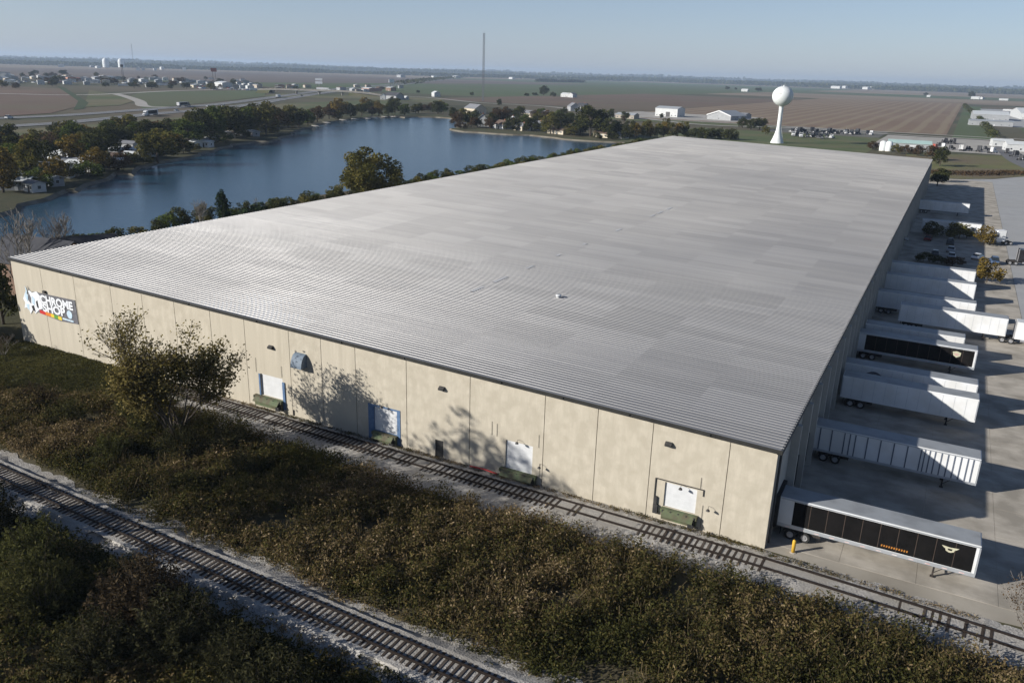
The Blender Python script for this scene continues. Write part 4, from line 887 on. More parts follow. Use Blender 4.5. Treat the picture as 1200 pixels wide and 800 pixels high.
# ---- trees placed round the lake and town: (x, y) foot, height, width, kind, shape
TR = [
 # left shore
 ((-248.7,81.6),14,1.0,'yellow',3),((-263.8,100.4),16.5,0.8,'olive',3),((-285.5,109.2),12,1.0,'green',0),((-252.7,101.6),9.5,1.15,'yellow',1),((-299.4,129.3),11,1.0,'dark',0),((-320.9,152.4),10,1.1,'dark',1),((-306.3,148.1),9,1.0,'green',2),((-272.7,131.4),10,1.15,'yellow',0),((-340.7,174.7),9,1.1,'olive',1),
 ((-347.7,191.7),11,1.1,'dark',0),((-351.1,201.2),12,1.1,'dark',1),((-361.9,217.8),11,1.2,'green',2),((-304.5,168.7),6,1.2,'brown',3),((-282.8,166.3),15.5,1.2,'olive',1),((-308.2,196.9),10.5,1.1,'yellow',0),((-350.2,216.2),12,1.2,'dark',2),((-363.7,239.4),12,1.2,'dark',0),
 ((-330.3,223.9),15,1.2,'green',0),((-341.2,241.1),18,1.0,'dark',1),((-345.3,252.2),19,1.0,'green',2),((-353.8,267.9),20,1.0,'dark',0),((-363.0,284.9),17,1.1,'dark',1),((-368.2,298.6),18,1.0,'green',2),((-374.1,312.7),19,1.0,'dark',0),((-360.7,307.7),19,1.0,'olive',1),((-376.3,268.8),14,1.3,'olive',2),((-404.9,319.9),14,1.3,'dark',1),((-410.8,338.0),14,1.3,'dark',0),
 ((-386.2,344.5),15,1.2,'brown',0),((-393.2,361.6),16,1.1,'olive',1),((-389.1,367.1),16,1.0,'dark',2),((-402.9,391.8),12,1.1,'green',0),((-424.8,426.7),13,1.1,'brown',1),((-441.1,459.6),11,1.2,'brown',2),((-451.9,485.3),16,1.2,'yellow',0),((-446.9,493.5),12,1.1,'dark',1),((-458.1,522.6),12,1.2,'dark',2),((-453.3,530.8),9,1.0,'brown',0),((-450.0,536.3),13,1.0,'yellow',1),((-454.0,555.6),11,1.2,'dark',0),((-468.7,586.1),14,1.2,'dark',2),((-445.9,569.4),11,1.3,'green',1),((-458.2,604.9),9,1.2,'olive',0),((-469.5,648.2),9,1.1,'brown',0),((-437.5,612.1),13,1.3,'dark',1),((-443.3,631.7),11,1.2,'green',2),
 ((-388.1,193.5),10.4,1.00,'dark',0),((-311.3,162.9),12.8,1.22,'dark',2),((-384.3,197.0),8.6,1.03,'dark',2),((-421.7,325.9),9.9,1.17,'brown',2),((-316.9,128.2),12.0,1.13,'dark',1),((-401.2,241.6),13.6,1.25,'olive',2),((-352.5,140.6),12.2,1.06,'yellow',1),((-348.8,192.4),10.6,1.01,'dark',2),((-430.6,337.1),8.3,1.17,'dark',3),((-417.5,299.7),12.0,0.97,'dark',3),((-366.4,184.6),12.5,1.06,'olive',1),((-441.8,371.1),8.4,1.03,'yellow',1),((-278.4,108.0),9.7,0.96,'dark',0),((-367.5,296.4),12.4,1.29,'dark',2),((-294.9,137.1),12.7,1.09,'yellow',0),((-383.8,199.1),10.7,1.00,'green',1),((-396.3,213.9),8.3,1.01,'yellow',2),((-428.2,382.7),10.6,1.02,'dark',0),((-376.1,161.2),9.0,1.19,'dark',0),((-364.9,226.0),9.9,0.96,'yellow',2),((-402.7,302.5),13.9,1.12,'dark',3),((-398.4,228.5),10.5,1.04,'green',1),((-406.2,249.9),9.5,1.03,'dark',1),((-383.7,218.7),10.0,1.26,'dark',0),((-440.9,394.0),13.4,1.18,'yellow',0),((-403.2,246.8),9.3,1.26,'dark',2),((-354.9,179.6),13.4,1.06,'green',1),((-366.3,246.4),9.6,1.27,'green',0),((-423.9,342.0),11.8,1.02,'green',1),((-413.1,310.4),13.1,1.25,'brown',3),((-350.0,217.9),13.6,1.03,'dark',1),((-447.2,381.3),13.3,0.99,'yellow',3),((-403.9,327.5),13.3,1.02,'brown',2),((-394.0,304.4),12.7,1.27,'green',0),((-304.3,119.6),8.7,1.15,'dark',1),((-373.1,157.1),13.3,1.27,'dark',2),((-430.8,340.9),11.3,1.08,'yellow',2),((-328.5,173.8),13.1,1.09,'dark',0),((-386.0,319.2),10.2,1.30,'green',3),((-279.1,102.9),9.2,1.06,'yellow',3),((-327.0,177.5),9.0,1.26,'dark',1),((-311.1,153.0),9.6,1.29,'dark',1),((-350.4,139.1),11.3,1.12,'brown',3),((-369.1,225.9),10.5,1.05,'dark',1),((-419.9,371.0),12.1,1.16,'dark',3),((-389.0,291.8),13.6,1.13,'green',3),((-1615.3,1117.1),10.6,1.69,'brown',0),((-1307.8,913.4),11.1,1.47,'brown',1),((-1214.3,736.7),11.0,1.63,'dark',1),((-1098.8,856.6),9.0,1.32,'dark',1),((-1258.7,1138.8),10.1,1.55,'dark',1),((-1050.7,898.3),8.0,1.45,'olive',2),((-1090.4,814.5),11.6,1.68,'dark',0),((-1235.2,974.2),11.5,1.47,'brown',2),((-1316.2,905.4),12.4,1.52,'brown',1),((-1550.9,977.3),10.8,1.70,'olive',2),((-1176.5,799.8),8.7,1.35,'dark',1),((-1376.7,837.7),11.2,1.47,'brown',1),((-1234.9,1162.2),7.9,1.14,'brown',2),((-1075.9,915.3),11.5,1.39,'olive',2),((-1730.5,1495.0),8.4,1.28,'dark',0),((-1330.2,911.5),10.7,1.53,'brown',0),((-1727.2,1291.6),7.6,1.12,'brown',0),((-1840.8,1104.2),13.0,1.27,'dark',2),((-1477.2,886.5),7.8,1.53,'dark',2),((-1936.2,1331.6),12.3,1.19,'olive',0),((-1580.3,988.7),10.0,1.33,'dark',1),((-1351.1,990.6),8.8,1.34,'dark',1),((-1131.9,630.9),8.7,1.51,'brown',0),((-1774.7,1041.4),10.7,1.11,'dark',2),((-1171.7,635.7),10.2,1.63,'olive',2),((-1082.6,873.8),12.6,1.33,'dark',2),((-1787.7,1387.1),10.7,1.65,'brown',2),((-1426.3,1260.1),11.4,1.59,'dark',1),((-1163.7,876.2),10.5,1.57,'olive',2),((-1128.0,984.6),7.5,1.24,'brown',0),((-1217.5,963.1),10.6,1.42,'brown',0),((-1865.4,1154.6),10.1,1.60,'dark',0),((-1828.9,1145.7),11.7,1.65,'brown',0),((-1123.7,809.4),11.9,1.60,'dark',0),((-265.4,521.2),6.1,1.21,'dark',0),((-349.1,641.7),7.8,1.26,'brown',2),((-235.9,534.6),8.0,1.01,'olive',0),((-227.3,479.2),7.5,1.19,'dark',3),((-360.2,606.9),8.4,1.10,'brown',2),((-272.6,583.4),9.1,1.24,'brown',1),((-324.5,522.4),6.2,1.04,'brown',1),((-304.2,599.8),10.7,1.22,'green',0),((-227.2,462.5),7.3,1.03,'olive',0),((-347.0,704.1),8.9,1.02,'dark',1),((-351.2,661.4),10.0,1.06,'green',1),((-295.0,700.3),10.2,1.01,'dark',1),((-302.2,619.5),9.0,1.17,'green',2),((-270.8,675.5),9.8,0.97,'dark',1),((-225.6,454.0),6.3,1.27,'olive',0),((-222.4,497.9),8.0,1.16,'olive',2),((-283.3,478.3),10.2,1.22,'dark',1),((-382.5,590.5),7.2,1.15,'dark',2),((-305.2,525.3),6.6,1.03,'brown',1),((-265.5,659.2),6.1,1.02,'brown',3),((-199.8,473.6),10.0,1.23,'dark',1),((-220.6,547.1),7.8,0.95,'dark',3),((-392.7,569.3),9.7,1.10,'dark',2),((-313.3,514.0),10.5,1.12,'green',0),((-319.9,493.1),9.0,1.16,'dark',3),((-268.9,472.0),6.7,0.96,'dark',2),((-298.8,470.9),8.7,1.08,'brown',2),((-349.6,567.2),8.7,1.14,'brown',1),((-259.4,469.5),6.4,1.17,'dark',1),((-311.9,469.6),9.0,0.97,'brown',0),((-548.8,690.4),11.2,1.04,'dark',1),((-523.6,628.4),11.4,1.08,'olive',1),((-485.2,550.7),7.3,1.04,'olive',0),((-410.9,350.0),11.3,1.25,'dark',0),((-535.9,585.6),9.1,1.27,'brown',0),((-456.8,607.5),11.1,1.06,'dark',0),((-437.8,378.5),8.5,1.16,'olive',0),((-416.8,372.3),10.3,1.19,'yellow',2),((-490.0,562.4),7.3,1.13,'dark',0),((-474.1,674.4),9.6,1.20,'dark',2),((-498.5,583.8),10.1,1.18,'dark',0),((-428.8,375.4),10.2,1.23,'yellow',1),((-506.5,723.6),8.8,1.14,'yellow',1),((-436.2,408.0),10.3,1.16,'yellow',2),((-532.2,622.3),11.8,1.21,'yellow',2),((-518.1,569.4),8.5,1.09,'brown',1),((-503.6,627.9),10.1,1.08,'dark',1),((-438.5,395.8),11.5,1.19,'dark',0),((-468.8,507.1),8.6,1.16,'dark',0),((-473.0,641.5),7.9,1.28,'brown',2),((-509.1,542.5),9.2,1.22,'brown',2),((-409.2,363.7),7.5,1.02,'dark',1),
 # peninsula and far shore
 ((-325.3,468.2),11,1.1,'brown',0),((-332.3,490.7),14,1.1,'olive',1),((-318.7,477.2),12,1.1,'dark',2),((-310.8,472.6),8,1.2,'dark',0),((-303.7,482.1),12,1.0,'dark',1),((-305.3,495.5),16,1.1,'brown',2),((-329.0,549.4),14,1.1,'brown',0),((-282.3,467.0),9,0.8,'dark',3),((-333.7,582.7),13,1.1,'dark',1),((-287.1,504.5),11,1.0,'green',2),((-270.1,482.8),11,1.2,'dark',0),((-305.9,563.8),10,1.1,'olive',1),((-244.9,462.3),15,1.0,'olive',0),((-259.7,510.8),13,1.2,'dark',1),((-264.9,534.4),14,1.1,'dark',2),((-226.6,472.7),14,1.1,'dark',1),((-214.9,463.4),25,1.05,'dark',0),((-216.8,484.7),17,1.0,'dark',2),((-199.9,458.9),13,1.0,'dark',0),((-202.2,478.7),12,1.1,'green',1),((-189.1,461.0),9,1.1,'dark',3),((-331.1,631.4),9,1.2,'brown',2),((-443.3,697.4),9,1.2,'dark',1),((-511.2,864.7),9,1.0,'dark',0),((-735.2,1169.8),8,1.0,'dark',1),((-848.0,1173.6),7,1.1,'dark',0),((-399.5,710.5),9,1.2,'olive',2),
 # right side
 ((-161.1,674.2),9,1.2,'dark',0),((-149.5,655.5),10,1.2,'dark',1),((-143.9,662.8),11,1.2,'dark',2),((-125.2,597.4),7,1.1,'olive',0),((-207.4,824.7),7,1.3,'dark',1),((-205.6,855.1),7,1.3,'green',2),((-267.1,813.7),6,1.2,'dark',0),((-264.1,762.0),5,1.2,'dark',1),
 ((-718.2,1410.6),20,1.2,'dark',0),((-696.1,1330.3),8,1.6,'dark',1),((-657.9,1326.9),9,1.5,'dark',2),((-701.8,1307.0),6,1.8,'dark',0),
 ((-818.2,3209.2),18,1.2,'dark',1),((-809.0,3305.8),13,1.0,'dark',0),((-664.4,3053.1),18,1.5,'dark',2),((13.1,3578.1),26,1.2,'dark',0),((-142.7,3605.3),16,1.4,'dark',1),
 ((-39.6,505.5),6,1.4,'brown',1),((-24.5,489.5),6,1.3,'olive',0),((-18.8,488.0),6,1.5,'brown',2),((-12.3,480.2),7,1.2,'brown',0),((-3.6,455.4),9,1.0,'brown',1),((1.4,419.1),10,1.0,'dark',2),((4.8,340.2),6,1.3,'dark',0),((3.4,320.7),7,1.2,'dark',1),
 ((-2002.1,1289.3),17,1.4,'dark',0),((-1376.3,956.9),10,1.5,'dark',1),((-1428.0,980.8),10,1.5,'dark',2),((-1395.3,1131.8),14,1.4,'brown',0),((-1317.5,810.6),14,1.0,'dark',1),((-1295.2,1174.1),13,1.2,'dark',0),((-1242.3,1073.2),10,1.3,'dark',2),((-1558.5,1122.4),9,1.4,'dark',1),((-2175.7,1327.4),12,1.5,'dark',2),((-1024.3,1057.6),8,1.3,'dark',0),((-1150.5,1093.8),10,1.3,'dark',1),
]
KL = {'yellow':('leaf_yellow','golden autumn'),'olive':('leaf_olive','olive green'),'green':('leaf_green','green'),'dark':('leaf_dark','dark green'),'brown':('leaf_brown','russet brown')}
def where(x, y):
    if x < -560 and y < 1000: return 'beyond the highway', 'trees beyond the highway'
    if x > -60 and y < 560: return 'behind the far end of the truck yard', 'trees behind the truck yard'
    if y > 1000: return 'on a distant farmstead or roadside', 'distant farm trees'
    if x > -305 and y > 600: return 'near the farm sheds and water tower', 'trees near the farm sheds'
    if x > -420 and y > 380 and x > -345 or (x > -345 and y > 400): return 'among the houses on the far lake shore', 'trees on the far lake shore'
    if y > 420: return 'at the head of the lake', 'trees at the head of the lake'
    return 'on the wooded left shore of the lake', 'trees on the left lake shore'
for k, ((x, y), H, wd, kind, sh) in enumerate(TR):
    w1, g1 = where(x, y); size = 'small ' if H < 9 else 'tall ' if H > 15 else ''
    s = H/10; rr = random.Random(k)
    plant('broadleaf_tree', LIB[(sh+k) % 3 if sh < 3 else 3+k % 3], KL[kind][0], (size+KL[kind][1]+' tree '+w1), 'tree', x, y, (s*wd, s*wd*rr.uniform(0.85,1.1), s*rr.uniform(0.93,1.06)), group=g1)
# understorey bushes along the left shore and round the houses
UB = [((-267.3,94.5),'olive'),((-250.7,89.9),'dark'),((-252.5,96.2),'green'),((-264.2,112.1),'olive'),((-271.9,121.6),'dark'),((-264.1,121.9),'green'),((-284.9,142.9),'dark'),((-271.7,139.7),'brown'),((-286.0,154.5),'dark'),((-284.3,160.4),'olive'),((-296.4,181.8),'dark'),((-306.0,199.2),'dark'),((-312.4,210.3),'olive'),((-331.2,237.1),'dark'),((-337.7,252.8),'green'),((-351.2,280.0),'dark'),((-367.7,320.7),'olive'),((-396.6,371.0),'dark'),((-415.1,406.4),'olive'),((-437.6,464.9),'olive'),((-313.5,454.2),'brown'),((-277.3,473.5),'dark'),((-250.8,467.5),'dark'),((-231.7,466.4),'olive'),((-202.3,445.4),'dark'),((-192.1,447.0),'dark'),((-372.1,191.9),'brown'),((-371.9,178.6),'brown'),((-364.5,161.4),'brown'),((-374.9,203.1),'brown'),((-355.0,148.6),'brown'),((-391.3,184.7),'olive'),((-396.4,201.7),'brown'),((-390.8,224.6),'olive'),((-393.0,268.0),'dark'),((-397.4,262.7),'brown')]
for k, ((x, y), kind) in enumerate(UB):
    w1, g1 = where(x, y)
    plant('shrub', BUSH[k % 3], KL[kind][0], 'low '+KL[kind][1]+' shrub '+w1, 'shrub', x, y, (2.2+(k%3)*0.5, 2.2+(k%2)*0.6, 1.6+(k%4)*0.25), group='low shrubs '+w1)
# hedge rows beside the far corner of the roof
HG = [(738,163,'olive'),(746,162,'yellow'),(754,162,'olive'),(762,162,'yellow'),(770,162,'olive'),(778,162,'yellow'),(786,161,'olive'),(794,161,'yellow'),(802,161,'olive'),(742,158,'dark'),(760,157,'olive'),(780,156,'olive')]
HGW = [(-186.6,463.9),(-186.0,475.5),(-182.5,479.5),(-179.1,483.6),(-175.6,487.7),(-172.1,491.9),(-171.2,504.3),(-167.6,508.6),(-164.0,513.0),(-199.7,505.8),(-194.7,524.7),(-188.5,545.7)]
for k, (h, (x, y)) in enumerate(zip(HG, HGW)):
    plant('hedge_tree', LIB[3+k % 3], KL[h[2]][0], KL[h[2]][1]+' tree in the hedgerow beyond the roof corner', 'tree', x, y, (0.95,0.95,1.0+0.12*(k % 3)), group='hedgerow beyond the roof corner')
for k, (x, y) in enumerate([(-157.8,508.8),(-154.6,512.6),(-149.0,507.9),(-145.8,511.7),(-142.6,515.4),(-139.4,519.2),(-134.0,514.5),(-130.8,518.2)]):
    plant('hedge_tree', BUSH[k % 3], 'leaf_dark', 'dense dark green bush in the clipped row before the water tower', 'bush', x, y, (2.6,2.6,2.5), group='dark bush row before the water tower')
# yard bushes and small trees
for (x, y, s, kind, lab) in ((6.6,184.5,(1.6,1.6,1.6),'leaf_dark','dark round bush against the pale trailer at the shaded end of the car park'),(13.2,187,(2.3,1.7,1.5),'leaf_olive','wide sunlit olive bush in the car park island'),(19.4,182,(1.7,1.7,1.6),'leaf_yellow','golden brown round bush next to the white tractor'),
                             (19.2,131.4,(1.75,1.75,1.75),'leaf_yellow','round golden brown tree at the end of the trailer by the car park'),(6.1,146.5,(1.2,1.2,0.9),'leaf_dark','low dark shrub in shade beside the trailers'),(12.3,146.2,(1.7,1.1,0.8),'leaf_brown','low russet shrub at the edge of the car park shade'),(9.2,146.6,(1.0,1.0,0.7),'leaf_dark','smallest dark shrub between two low shrubs of the car park edge')):
    plant('yard_bush', BUSH[int(x) % 3], kind, lab, 'bush', x, y, s, z=0.04)
# ---- weeds between the two tracks (nobody could count them)
def weeds(name, label, cat, poly_fn, n, seed, hmin, hmax, leaves, ls, mats, tintbase=0.0):
    rng = np.random.default_rng(seed); x, y = poly_fn(rng, n); n = len(x)
    pn = bands(x, y, seed, 0.35); pn2 = bands(x, y, seed+1, 1.1); h = (hmin+(hmax-hmin)*np.clip(0.15+0.9*pn2*rng.uniform(0.55,1.1,n),0,1.2))
    base = np.clip(0.06+0.68*bands(x, y, seed+2, 0.22)+rng.normal(0,0.13,n)+0.15*(pn-0.5)+tintbase, 0, 1)
    lean = rng.normal(0, 0.16, (n,2)); U = rng.random((n,leaves))
    t = 0.15+0.85*U
    off = rng.normal(0, 1, (n,leaves,2))*(0.16+0.10*h[:,None,None])*(0.4+0.8*np.sin(np.clip(t,0,1)*2.6))[:,:,None]
    c = np.stack([x[:,None]+lean[:,0:1]*h[:,None]*t+off[:,:,0], y[:,None]+lean[:,1:2]*h[:,None]*t+off[:,:,1], h[:,None]*t], 2).reshape(-1,3)
    tt = np.clip(np.repeat(base, leaves)+rng.normal(0, 0.15, n*leaves)+0.10*(t.ravel()-0.5), 0, 1)
    sz = ls*rng.uniform(0.55, 1.35, n*leaves)
    v, q, tn = leaf_cloud(c, sz, rng, tt, 0.45, 0.1)
    # stems
    sx = np.stack([x, y, np.zeros(n)], 1); e = np.stack([x+lean[:,0]*h, y+lean[:,1]*h, h*1.04], 1); wv = rng.normal(size=(n,3)); wv[:,2] = 0; wv *= 0.022/np.linalg.norm(wv, axis=1)[:,None]
    sv = np.stack([sx-wv, sx+wv, e], 1).reshape(-1,3); st = np.arange(3*n).reshape(-1,3)+len(v)
    me = npmesh(name, np.concatenate([v, sv]), q, st, np.concatenate([tn, np.repeat(np.clip(base+0.2,0,1), 3)]))
    o = link(name, me, MATS[mats]); return tag(o, label, cat, None, 'stuff')
def yint(path, X): return np.interp(X, [p[0] for p in path], [p[1] for p in path])
NE = [(-150,-17),(-100,-14.5),(-88,-14.5),(-80,-10.3),(-70,-6.8),(-60,-6.3),(-51,-6.9),(-40,-7.6),(-31,-8.2),(-22,-7.4),(-13,-7.5),(-5,-7.2),(1.4,-6.4),(8,-6.9),(14,-7.3),(20,-7.6),(32,-9)]
SE = [(-150,-20),(-100,-21.3),(-76,-22.6),(-67,-22.9),(-53,-24.2),(-44,-24.2),(-38,-23.6),(-28,-24.3),(-22,-23.9),(-15,-24.3),(-10,-24.5),(5,-25),(32,-25.5)]
def midstrip(rng, n):
    x = rng.uniform(-112, 30, n); u = rng.random(n); a = yint(NE, x)+rng.normal(0,0.45,n); b = yint(SE, x)+rng.normal(0,0.35,n); y = b+(a-b)*u
    k = bands(x, y, 77, 0.55) > rng.uniform(0.08, 0.30, n); return x[k], y[k]     # thin patches where dry ground shows
weeds('weed_thicket', 'tall brown and olive weeds filling the strip between the two railway tracks', 'weeds', midstrip, 17000, 3, 0.4, 2.6, 32, 0.265, 'leaf_weed')
def southstrip(rng, n):
    x = rng.uniform(-95, 12, n); top = -31.0-0.012*(x+60); y = top-rng.random(n)**1.2*16+rng.normal(0,0.4,n)
    k = y > -67; return x[k], y[k]
weeds('weed_thicket', 'dark scrubby weeds on the near side of the main line track', 'weeds', southstrip, 9000, 5, 0.5, 1.8, 24, 0.32, 'leaf_weed', -0.12)
def straw(rng, n): return rng.normal(-42.5, 1.6, n), rng.normal(-43.0, 1.2, n)
def blades(name, label, poly_fn, n, seed, hmin, hmax, mats):     # upright straw stalks standing above the weeds
    rng = np.random.default_rng(seed); x, y = poly_fn(rng, n); n = len(x); keep = bands(x, y, seed, 0.3) > rng.uniform(0.25, 0.75, n); x, y = x[keep], y[keep]; n = len(x)
    h = rng.uniform(hmin, hmax, n); l_ = rng.normal(0, 0.22, (n,2)); b0 = np.stack([x, y, h*0.45], 1); e0 = np.stack([x+l_[:,0]*h, y+l_[:,1]*h, h], 1); w = rng.normal(size=(n,3)); w[:,2] = 0; w *= 0.02/np.linalg.norm(w, axis=1)[:,None]
    v = np.stack([b0-w*0.4, b0+w*0.4, e0+w, e0-w], 1).reshape(-1,3)
    return tag(link(name, npmesh(name, v, np.arange(4*n).reshape(-1,4), None, np.repeat(np.clip(rng.normal(0.5,0.25,n),0,1),4)), MATS[mats]), label, 'weeds', None, 'stuff')
blades('seed_stalks', 'pale dry seed stalks standing up through the weeds between the tracks', midstrip, 24000, 13, 0.9, 2.1, 'leaf_stalk')
def lawnstrip(rng, n):
    x = rng.uniform(-116, -70, n); y = rng.uniform(-15, -0.1, n); k = y > yint(NE, x)-0.5; return x[k], y[k]
weeds('lawn_grass', 'short tufted grass along the far end of the front wall', 'grass', lawnstrip, 9000, 15, 0.08, 0.28, 14, 0.22, 'bush_olive', 0.1)
weeds('dry_grass', 'patch of pale dry grass at the foot of the green bushes', 'grass', straw, 1500, 6, 0.4, 0.9, 26, 0.3, 'leaf_straw')
def tuft(rng, n):
    x = rng.uniform(-60, 30, n); s = rng.integers(0, 3, n); y = np.where(s == 0, yint(NE, x)+rng.exponential(0.6, n), np.where(s == 1, yint(SE, x)-rng.exponential(0.5, n), -30.2-rng.uniform(-0.8,0.5,n))); return x, y
weeds('ballast_weeds', 'low stray weeds straggling over the edges of the ballast', 'weeds', tuft, 1500, 8, 0.15, 0.6, 16, 0.2, 'leaf_weed', 0.1)
def wallweeds(rng, n):
    x = rng.uniform(-84, 17, n); y = np.where(x < 0, -0.35-rng.exponential(0.12, n), -0.9+rng.normal(0,0.15,n)-0.04*x); return x, y
weeds('wall_foot_weeds', 'thin line of dry weeds along the foot of the warehouse wall', 'weeds', wallweeds, 700, 9, 0.08, 0.35, 14, 0.16, 'leaf_weed', 0.2)
# ---- bushes in the middle strip and in front
def shoot_bush(seed, H, rx, nshoot, per, ls, aspect=0.32):
    rr = random.Random(seed); rng = np.random.default_rng(seed); mb = MB(); C = []; Tn = []
    for k in range(nshoot):
        a_ = rr.uniform(0, 6.28); out = rx*math.sqrt(rr.random()); hh = H*(1-0.55*(out/rx)**2)*rr.uniform(0.6, 1.05)
        b0 = np.array([math.cos(a_)*out*0.25, math.sin(a_)*out*0.25, 0]); e0 = np.array([math.cos(a_)*out, math.sin(a_)*out, hh]); mid = (b0+e0)/2; mid[2] += 0.18*hh
        t = rng.uniform(0.12, 1.0, per)[:,None]; c = (1-t)**2*b0+2*t*(1-t)*mid+t*t*e0
        C.append(c+rng.normal(size=(per,3))*np.array([0.2,0.2,0.16])*(1.15-0.7*t)); Tn.append(np.clip(rng.normal(rr.uniform(0.25,0.7), 0.17, per), 0, 1))
        if k % 3 == 0: mb.tube([tuple(b0), tuple((b0+2*mid+e0)/4), tuple(e0)], [0.035, 0.022, 0.006], 4)
    v, q, tn = leaf_cloud(np.concatenate(C), ls*rng.uniform(0.6,1.4,nshoot*per), rng, np.concatenate(Tn), aspect, 0.0)
    return mb.mesh('stems'), npmesh('crown', v, q, None, tn)
BB = [shoot_bush(81+i, 5, 2.9, 170, 46, 0.26) for i in range(4)]
for (x, y, s, i, kind, lab) in (
    (-64.5,-12.5,(1.0,1.0,1.05),0,'bush_olive','tall olive bush at the foot of the thinly leaved tree'),(-69,-10.8,(0.95,0.95,1.0),1,'bush_olive','olive bush against the lawn left of the thinly leaved tree'),(-57.5,-14.6,(1.0,1.0,0.85),2,'bush_dark','dark bush below the thinly leaved tree'),(-54,-11.5,(0.95,0.85,0.8),3,'bush_dark','dark bush between the thinly leaved tree and the siding'),
    (-75,-15.5,(0.9,0.9,0.7),1,'bush_olive','low spreading olive bush in the weeds near the lawn'),(-63,-18.8,(0.85,0.85,0.7),0,'bush_green','green bush by the main line below the thinly leaved tree'),(-51,-19.5,(0.7,0.7,0.55),2,'bush_olive','yellowish low bush in the weeds beside the main line'),(-84,-14.0,(0.8,0.8,0.6),3,'bush_russet','russet bush at the corner of the lawn'),(-49,-14.5,(0.9,0.9,0.6),1,'bush_dark','dark low bush casting shade on the weeds before the wall'),
    (-50.5,-35.0,(1.15,1.1,1.2),0,'bush_green','large green bush on the near bank of the main line'),(-46.0,-37.5,(1.1,1.1,1.15),3,'bush_olive','large olive bush behind the pale dry grass'),(-38.5,-34.4,(1.35,1.35,1.2),1,'bush_russet','big russet brown bush beside the main line sleepers'),(-33.5,-35.5,(1.2,1.2,1.1),2,'bush_dark','big dark bush on the near bank next to the russet bush'),(-42.5,-32.6,(0.8,0.7,0.75),2,'bush_dark','grey green bush close to the main line ballast'),(-28,-35.4,(1.1,1.0,0.9),0,'bush_dark','dark bush at the near edge of the ballast'),
    (-58.5,-33.8,(1.0,1.0,1.25),2,'bush_dark','dark tall bush shading the main line ballast'),(-63,-36.0,(1.2,1.2,1.6),1,'bush_dark','tall dark bush by the main line, mostly past the picture edge'),(-69,-33,(1.0,1.0,1.2),3,'bush_dark','dark bush farther along the main line bank'),(-23,-37,(1.2,1.2,1.1),2,'bush_dark','shadowy bush low on the near bank'),(-37,-39.5,(1.1,1.1,0.9),3,'bush_dark','dark bush beneath the russet bush'),
    (-16,-40,(1.3,1.3,1.6),1,'bush_dark','tall bush on the near bank whose shade falls on the ballast')):
    plant('roadside_bush', BB[i], kind, lab, 'bush', x, y, s, trunkname='stems')
TALL = [leafy_tree(95+i, 29, 5.6, 0.3+0.1*(i>0), 40, 2300, 0.55, 0.075, trunk_r=0.011) for i in range(2)]
for (x, y, sz, i, lab) in ((-63.0,-40.5,0.90,0,'tall thin-crowned tree on the near bank whose shade crosses the main line'),(-71.5,-41.5,1.03,1,'taller thin-crowned tree farther along the near bank, shading the weeds')):
    plant('cottonwood_tree', TALL[i], 'leaf_sparse', lab, 'tree', x, y, sz, 0.3+i)
for (x, y, s, i, kind, lab) in ((-113.5,-3.5,(0.5,0.5,0.75),3,'leaf_dark','dark tree at the far corner of the front wall'),(-118,3.0,(0.8,0.8,1.15),4,'leaf_dark','tall dark tree behind the far corner of the front wall'),(-119.5,-9.0,(0.9,0.9,1.3),5,'leaf_olive','tall olive tree on the lawn shading the far corner of the warehouse'),(-128,-14,(1.0,1.0,1.4),3,'leaf_dark','tall dark tree at the outer edge of the lawn')):
    plant('broadleaf_tree', LIB[i], kind, lab, 'tree', x, y, s)
GB = bare_tree(91, 6, 3, 1.9, 0.06, 700, 0.16, 0.6, 0.6, 0.012, 0.2)
plant('leafless_bush', GB, 'leaf_brown', 'grey twiggy bush at the corner of the yard beside the siding', 'bush', 20.2, -1.2, (1.05,1.05,1.0), bark=M_BARKG)
plant('leafless_bush', GB, 'leaf_brown', 'grey twiggy bush by the lawn at the far end of the warehouse wall', 'bush', -104, -5.5, (0.8,0.8,0.75), 2.0, bark=M_BARKG)

# ================================================================== BEYOND: TOWER, HOUSES, FARMS, TOWN
M_TANK = mat('tank_paint', (0.70,0.73,0.73), (0.64,0.67,0.67), 0.3, 0.5)
wt = thing('water_tower', 'white ball-topped water tower on a flared single stem behind the warehouse', 'water tower', (-100,513,0))
MB().lathe([(4.3,0),(4.2,0.6),(3.2,3.0),(2.2,6.0),(1.6,8.5),(1.35,11),(1.3,20),(1.4,22.5)], 24).build('stem', M_TANK, wt, True)
prof = [(1.4,22.5)]
for k in range(0, 17):
    a = -math.pi/2+0.22+(math.pi-0.24)*k/16; prof.append((max(0.02, 6.75*math.cos(a)), 30.6+6.0*math.sin(a)*(1.0 if a > 0 else 1.12)))
tk = MB().lathe(prof, 32).build('tank', M_TANK, wt, True)
mb = MB()
for k in range(12):
    t = 6.28*k/12; mb.tube([(1.6*math.cos(t),1.6*math.sin(t),36.2),(1.6*math.cos(t),1.6*math.sin(t),37.4)], 0.05, 4)
mb.lathe([(1.55,37.35),(1.65,37.4),(1.55,37.45)], 16); mb.build('railing', M_ALU, tk)
MB().lathe([(0.6,36.5),(0.6,37.3),(0,37.5)], 10).build('hatch', M_TANK, tk)
mb = MB()     # worn lettering band on the bowl (too far to read)
for k in range(6):
    t = R(-128+k*7.0); t2 = R(-128+k*7.0+4.6)
    mb.quad(*[(6.62*math.cos(q_), 6.62*math.sin(q_), z_) for q_, z_ in ((t,31.1),(t2,31.1),(t2,32.2),(t,32.2))])
mb.build('tank_lettering', mat('tank_letters', (0.33,0.33,0.26), (0.42,0.42,0.35), 0.5, 0.6), tk)
MB().tube([(4.2,-0.3,0.5),(1.45,-0.3,11),(1.45,-0.3,22)], 0.12, 5).build('ladder', M_ALU, wt)
